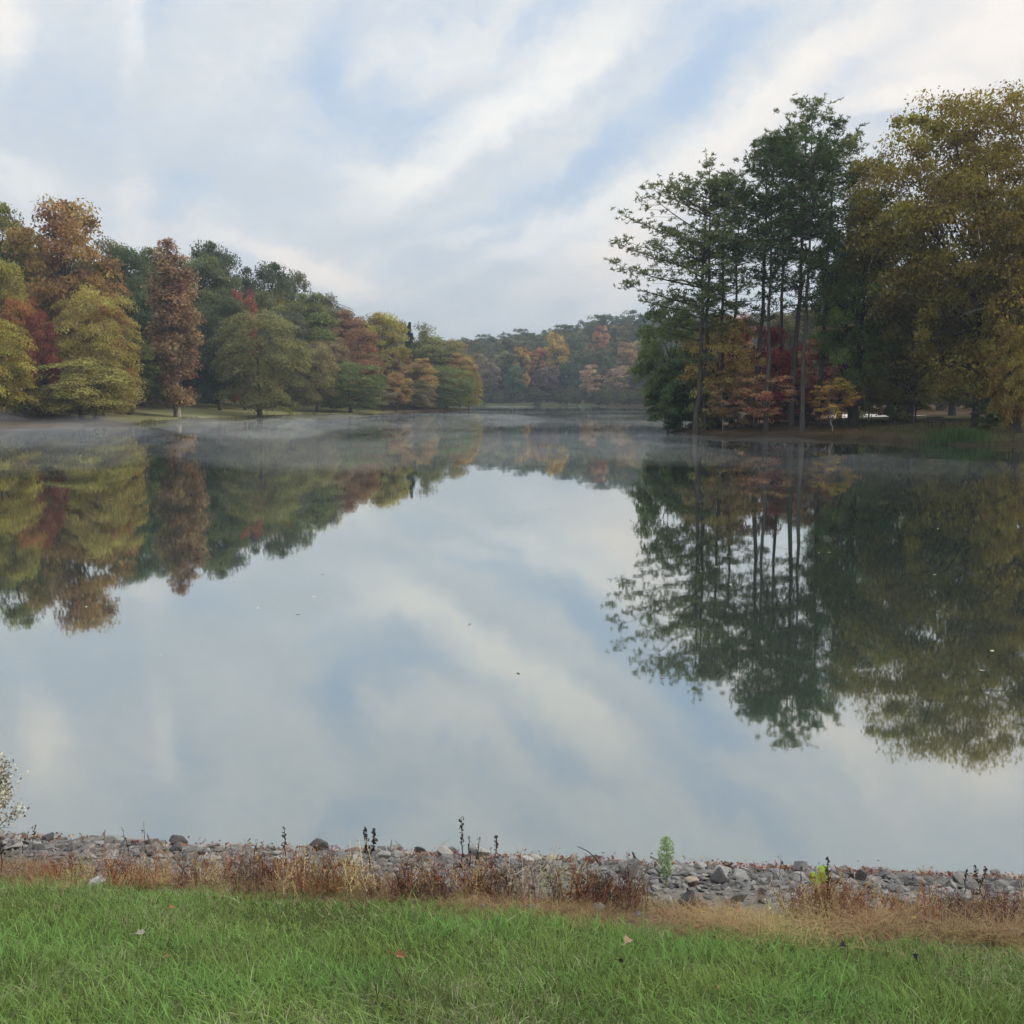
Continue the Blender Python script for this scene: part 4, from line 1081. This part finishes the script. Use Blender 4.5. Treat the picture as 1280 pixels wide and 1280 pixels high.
# ------------------------------------------------------------------ mist on the lake and air
def vol_mat(name, dens, col, aniso=0.0):
    m, nt, out = newmat(name)
    v = nd(nt, 'ShaderNodeVolumePrincipled'); v.inputs['Density'].default_value = dens; v.inputs['Color'].default_value = (*col, 1); v.inputs['Anisotropy'].default_value = aniso
    lk(nt, v.outputs[0], out.inputs['Volume']); return m
def mist():
    gx_ = np.arange(-105, 66, 1.0); gy_ = np.arange(26, 372, 1.5); A, B = np.meshgrid(gx_, gy_)
    wgt = smooth(28, 80, B) * (.45 + .55 * smooth(15, -25, A)) * smooth(-.5, -7, poly_sd(A, B)) * (1 - .9 * smooth(105, 200, B))
    nz = np.clip(fbm(A, B, 16, 71) * 2.4 + 1.2 * fbm(A, B, 5, 81) - .02, 0, 2)
    hgt = MIST_H * wgt * nz
    act = hgt > .02
    idx = -np.ones(A.shape, int); mb = MB()
    q = act[:-1, :-1] | act[1:, :-1] | act[:-1, 1:] | act[1:, 1:]
    jj, ii = np.nonzero(q)
    nyx = A.shape; f = lambda j, i: j * nyx[1] + i
    top = np.stack([A, B, .035 + hgt], -1).reshape(-1, 3); bot = np.stack([A, B, 0 * A + .03], -1).reshape(-1, 3)
    base = len(top); Ft = np.stack([f(jj, ii), f(jj, ii + 1), f(jj + 1, ii + 1), f(jj + 1, ii)], -1)
    Fb = Ft[:, ::-1] + base
    # side walls along the border of the active cells
    es = {}
    for r in Ft:
        for k in range(4):
            a, b = int(r[k]), int(r[(k + 1) % 4]); es[(a, b)] = 1
    side = [[a, a + base, b + base, b] for (a, b) in es if (b, a) not in es]
    V_ = np.concatenate([top, bot]); allF = np.concatenate([Ft, Fb, T_(side)])
    u, inv = np.unique(allF, return_inverse=True)
    mb.add(V_[u], inv.reshape(allF.shape))
    o = mb.build('mist', vol_mat('mist', MIST_D, (1.0, 1.0, 1.0)), flat=False)
    tag(o, 'thin white morning mist drifting low over the lake', 'mist', kind='stuff')
MIST_H, MIST_D = 1.4, .0088
mist()
mb = MB(); box(mb, (0, 750, (95 - 3.5) / 2 ), (3200, 2300, 95 + 3.5))
hz_o = mb.build('haze', vol_mat('haze', .00055, (.36, .43, .50))); tag(hz_o, kind='stuff'); tag(hz_o, 'faint blue morning haze filling the valley air', 'haze')

# ------------------------------------------------------------------ sky, sun
SUN_EL, SUN_AZ = radians(24), radians(80)      # azimuth from +Y towards +X
w = bpy.data.worlds.new('World'); C.world = w; w.use_nodes = True; nt = w.node_tree; nt.nodes.clear()
w.cycles.sampling_method = 'MANUAL'; w.cycles.sample_map_resolution = 256
wo = nd(nt, 'ShaderNodeOutputWorld'); bg = nd(nt, 'ShaderNodeBackground', i_Strength=.1)
sky = nd(nt, 'ShaderNodeTexSky', sky_type='NISHITA', sun_disc=False, sun_elevation=SUN_EL, sun_rotation=SUN_AZ)
sky.air_density = 1.2; sky.dust_density = 1.5; sky.ozone_density = 1.5
tc = nd(nt, 'ShaderNodeTexCoord'); sx = nd(nt, 'ShaderNodeSeparateXYZ'); lk(nt, tc.outputs['Generated'], sx.inputs[0])
# direction -> azimuth / elevation in degrees
az = math_(nt, 'MULTIPLY', math_(nt, 'ARCTAN2', sx.outputs[0], sx.outputs[1]), 180 / pi)
el = math_(nt, 'MULTIPLY', math_(nt, 'ARCSINE', sx.outputs[2]), 180 / pi)
cv = nd(nt, 'ShaderNodeCombineXYZ'); lk(nt, az, cv.inputs[0]); lk(nt, el, cv.inputs[1])
# cloud sheet coordinates: the direction met with a flat layer overhead
zc = math_(nt, 'MAXIMUM', sx.outputs[2], .03)
cl = nd(nt, 'ShaderNodeCombineXYZ'); lk(nt, math_(nt, 'DIVIDE', sx.outputs[0], zc), cl.inputs[0]); lk(nt, math_(nt, 'DIVIDE', sx.outputs[1], zc), cl.inputs[1])
def noise(vec, scale, detail=5.0, rough=.55, dist=0.0, mscale=None, rot=0, loc=(0, 0, 0)):
    if mscale is not None:
        mp = nd(nt, 'ShaderNodeMapping', vector_type='TEXTURE'); mp.inputs['Scale'].default_value = (1 / mscale[0], 1 / mscale[1], 1); mp.inputs['Rotation'].default_value = (0, 0, rot); mp.inputs['Location'].default_value = loc
        lk(nt, vec, mp.inputs[0]); vec = mp.outputs[0]
    n = nd(nt, 'ShaderNodeTexNoise', i_Scale=scale, i_Detail=detail, i_Roughness=rough, i_Distortion=dist); lk(nt, vec, n.inputs['Vector']); return n
# warp
wn = noise(cv.outputs[0], .16, 4.0, .55); wn2 = noise(cv.outputs[0], .6, 4.0, .6)
def warp(n, amt):
    s = nd(nt, 'ShaderNodeVectorMath', operation='SUBTRACT'); lk(nt, n.outputs['Color'], s.inputs[0]); s.inputs[1].default_value = (.5, .5, .5)
    m_ = nd(nt, 'ShaderNodeVectorMath', operation='SCALE'); m_.inputs['Scale'].default_value = amt; lk(nt, s.outputs[0], m_.inputs[0]); return m_.outputs[0]
a1 = nd(nt, 'ShaderNodeVectorMath', operation='ADD'); lk(nt, cv.outputs[0], a1.inputs[0]); lk(nt, warp(wn, 4.0), a1.inputs[1])
a2 = nd(nt, 'ShaderNodeVectorMath', operation='ADD'); lk(nt, a1.outputs[0], a2.inputs[0]); lk(nt, warp(wn2, 1.3), a2.inputs[1])
fl = nd(nt, 'ShaderNodeVectorMath', operation='MULTIPLY'); lk(nt, a2.outputs[0], fl.inputs[0]); fl.inputs[1].default_value = (1, 1, 0)
def azel(px, py):
    d = ray(px, py); return math.degrees(math.atan2(d[0], d[1])), math.degrees(math.atan2(d[2], math.hypot(d[0], d[1])))
def blobs(lst):
    acc = None
    for px, py, rx, ry, rot, s in lst:
        a, e = azel(px, py)
        mp = nd(nt, 'ShaderNodeMapping', vector_type='TEXTURE'); mp.inputs['Location'].default_value = (a, e, 0); mp.inputs['Rotation'].default_value = (0, 0, radians(rot)); mp.inputs['Scale'].default_value = (rx / 21.5, ry / 21.5, 1)
        lk(nt, fl.outputs[0], mp.inputs[0])
        ln = nd(nt, 'ShaderNodeVectorMath', operation='LENGTH'); lk(nt, mp.outputs[0], ln.inputs[0])
        mr = nd(nt, 'ShaderNodeMapRange', interpolation_type='SMOOTHERSTEP'); mr.inputs['From Min'].default_value = 1.6; mr.inputs['From Max'].default_value = 0; mr.inputs['To Max'].default_value = s * .82
        lk(nt, ln.outputs['Value'], mr.inputs['Value'])
        acc = mr.outputs[0] if acc is None else math_(nt, 'ADD', acc, mr.outputs[0])
    return acc
HOLES = [(800, 150, 190, 30, 36, .75), (890, 70, 60, 30, 36, .5), (690, 12, 90, 22, 30, .7), (455, 130, 120, 40, -24, .6), (415, 60, 60, 40, 60, .6), (200, 10, 50, 30, 60, .5),
         (545, 140, 70, 14, 10, .35), (405, 172, 50, 40, 40, .4), (225, 245, 60, 30, 15, .6), (622, 262, 70, 14, 25, .35), (735, 205, 80, 20, 36, .5), (440, -90, 120, 40, -30, .6), (930, -60, 200, 30, 38, .6), (150, -80, 70, 40, 60, .5),
         (1060, 85, 80, 22, 30, .3), (1110, 160, 50, 10, 12, .3), (640, -60, 160, 26, 30, .4), (60, 120, 90, 50, 0, .25)]
GREYS = [(60, 130, 130, 60, 0, .6), (250, 120, 120, 80, 40, .35), (330, 235, 110, 40, -15, .6), (500, 318, 150, 26, -8, .6), (110, 195, 120, 25, 0, .4), (640, 350, 180, 22, 6, .5), (700, 235, 80, 14, 34, .45), (1120, 155, 70, 12, 8, .4),
         (560, 385, 160, 20, 0, .45), (720, 375, 90, 16, 10, .3), (560, 240, 120, 14, 30, .35), (960, 150, 140, 14, 36, .3), (980, 60, 120, 14, 36, .3)]
WHITES = [(8, 30, 26, 70, -12, .8), (165, 35, 16, 60, -10, .5), (610, 55, 160, 40, 8, .4), (560, 195, 180, 34, 30, .6), (690, 100, 150, 26, 34, .55), (470, 215, 90, 18, -10, .35), (172, 245, 26, 60, 8, .45), (20, 225, 40, 30, 0, .4),
          (680, 290, 190, 16, 28, .5), (390, 340, 140, 16, -16, .75), (790, 340, 70, 50, 36, .5), (860, 215, 280, 40, 36, .7), (1010, 80, 190, 34, 36, .45), (1210, 50, 120, 60, 20, .6), (1130, 130, 80, 16, 6, .65), (1280, 20, 60, 60, 0, .5), (640, 150, 140, 12, 32, .35), (300, 60, 160, 30, 35, .2), (560, 300, 140, 10, 16, .35)]
WARM = [(790, 340, 120, 60, 30, .9), (390, 340, 150, 30, -16, .9), (1240, 60, 200, 110, 0, .8), (1100, 230, 170, 80, 0, .7), (900, 190, 220, 50, 36, .5), (172, 250, 60, 60, 0, .7), (10, 30, 60, 60, 0, .4), (650, 340, 200, 40, 0, .3)]
s1 = nd(nt, 'ShaderNodeVectorMath', operation='ADD'); lk(nt, cv.outputs[0], s1.inputs[0]); lk(nt, warp(wn, 5.0), s1.inputs[1])
s2 = nd(nt, 'ShaderNodeVectorMath', operation='ADD'); lk(nt, s1.outputs[0], s2.inputs[0]); lk(nt, warp(wn2, 1.2), s2.inputs[1])
base = noise(s2.outputs[0], 1.0, 4.0, .5, .2, (.03, .10, 1), radians(30), (3.1, 1.7, 0))
fine = noise(s2.outputs[0], 1.0, 6.0, .58, .3, (.075, .30, 1), radians(27), (.4, 5.2, 0))
fine2 = noise(s2.outputs[0], 1.0, 6.0, .6, .3, (.16, .85, 1), radians(20), (4.4, 1.2, 0))
hole = blobs(HOLES); gre = blobs(GREYS); whi = blobs(WHITES); wrm = blobs(WARM)
# high up, off the photo: generic broken cloud
hi = nd(nt, 'ShaderNodeMapRange', interpolation_type='SMOOTHSTEP'); hi.inputs['From Min'].default_value = 22; hi.inputs['From Max'].default_value = 40; lk(nt, el, hi.inputs['Value'])
hb = math_(nt, 'MULTIPLY', hi.outputs[0], .12)
h1 = math_(nt, 'ADD', math_(nt, 'ADD', hole, hb), math_(nt, 'MULTIPLY_ADD', base.outputs['Fac'], .9)); 
h1.node.inputs[1].links[0].from_node.inputs[2].default_value = -.40
h2 = math_(nt, 'SUBTRACT', h1, math_(nt, 'MULTIPLY', whi, .35))
fine3 = noise(s2.outputs[0], 1.0, 5.0, .65, .6, (.45, 1.5, 1), radians(12), (7.4, 3.2, 0))
fz = math_(nt, 'ADD', math_(nt, 'MULTIPLY', fine.outputs['Fac'], .65), math_(nt, 'MULTIPLY_ADD', fine2.outputs['Fac'], .65)); fz.node.inputs[1].links[0].from_node.inputs[2].default_value = -.65
f3 = math_(nt, 'MULTIPLY_ADD', fine3.outputs['Fac'], .85); f3.node.inputs[2].default_value = -.42
h3 = math_(nt, 'ADD', math_(nt, 'ADD', h2, fz), f3)
hm = nd(nt, 'ShaderNodeMapRange', interpolation_type='SMOOTHSTEP'); hm.inputs['From Min'].default_value = -.4; hm.inputs['From Max'].default_value = 1.25; hm.inputs['To Max'].default_value = .8; lk(nt, h3, hm.inputs['Value'])
w1 = math_(nt, 'ADD', math_(nt, 'SUBTRACT', whi, math_(nt, 'MULTIPLY', gre, .8)), math_(nt, 'MULTIPLY_ADD', fine.outputs['Fac'], .9)); w1.node.inputs[1].links[0].from_node.inputs[2].default_value = -.15
w1 = math_(nt, 'ADD', w1, math_(nt, 'MULTIPLY_ADD', fine2.outputs['Fac'], .8)); w1.node.inputs[1].links[0].from_node.inputs[2].default_value = -.4
wm = nd(nt, 'ShaderNodeMapRange', interpolation_type='SMOOTHSTEP'); wm.inputs['From Min'].default_value = -.35; wm.inputs['From Max'].default_value = 1.25; lk(nt, w1, wm.inputs['Value'])
def mixrgb(fac, a, b):
    m_ = nd(nt, 'ShaderNodeMix', data_type='RGBA'); 
    if isinstance(fac, (int, float)): m_.inputs[0].default_value = fac
    else: lk(nt, fac, m_.inputs[0])
    for k, v in ((6, a), (7, b)):
        if isinstance(v, tuple): m_.inputs[k].default_value = (*v, 1)
        else: lk(nt, v, m_.inputs[k])
    return m_.outputs[2]
SB = 9.2
cg = (.56 * SB, .605 * SB, .65 * SB); cw = (.83 * SB, .82 * SB, .79 * SB); cwarm = (.89 * SB, .80 * SB, .73 * SB)
wr_ = math_(nt, 'MULTIPLY', wrm, .95, True)
cloud = mixrgb(wm.outputs[0], cg, mixrgb(wr_, cw, cwarm))
# blue seen through thin high cloud
blue = mixrgb(.75, sky.outputs[0], (.39 * SB, .535 * SB, .75 * SB))
final = mixrgb(hm.outputs[0], cloud, blue)
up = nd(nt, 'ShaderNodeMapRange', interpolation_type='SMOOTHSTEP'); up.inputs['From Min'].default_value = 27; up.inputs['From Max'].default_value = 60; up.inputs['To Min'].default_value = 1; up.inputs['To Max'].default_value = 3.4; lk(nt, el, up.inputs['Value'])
fin = nd(nt, 'ShaderNodeVectorMath', operation='SCALE'); lk(nt, final, fin.inputs[0]); lk(nt, up.outputs[0], fin.inputs['Scale'])   # brighter overhead: unseen upper sky boosted to add ambient fill light
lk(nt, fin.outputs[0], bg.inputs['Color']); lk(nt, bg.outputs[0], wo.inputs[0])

sd_ = bpy.data.lights.new('sun', 'SUN'); so = bpy.data.objects.new('sun', sd_); COL.objects.link(so)
sd_.energy = 2.6; sd_.angle = radians(14); sd_.color = (1, .90, .76)
from mathutils import Vector
dv = Vector((-sin(SUN_AZ) * cos(SUN_EL), -cos(SUN_AZ) * cos(SUN_EL), -sin(SUN_EL)))
so.rotation_euler = dv.to_track_quat('-Z', 'Y').to_euler(); so.location = (60, 10, 60)

# ------------------------------------------------------------------ render settings
C.view_settings.view_transform = 'Standard'; C.view_settings.look = 'None'; C.view_settings.exposure = .45; C.view_settings.gamma = 1
C.render.engine = 'CYCLES'
cy = C.cycles
cy.max_bounces = 4; cy.diffuse_bounces = 2; cy.glossy_bounces = 2; cy.transmission_bounces = 2; cy.transparent_max_bounces = 24; cy.volume_bounces = 0
cy.use_adaptive_sampling = True; cy.adaptive_threshold = .03; cy.adaptive_min_samples = 12
cy.use_denoising = True; cy.denoiser = 'OPENIMAGEDENOISE'
cy.caustics_reflective = False; cy.caustics_refractive = False
cy.sample_clamp_indirect = 4
print('objects', len(bpy.data.objects))
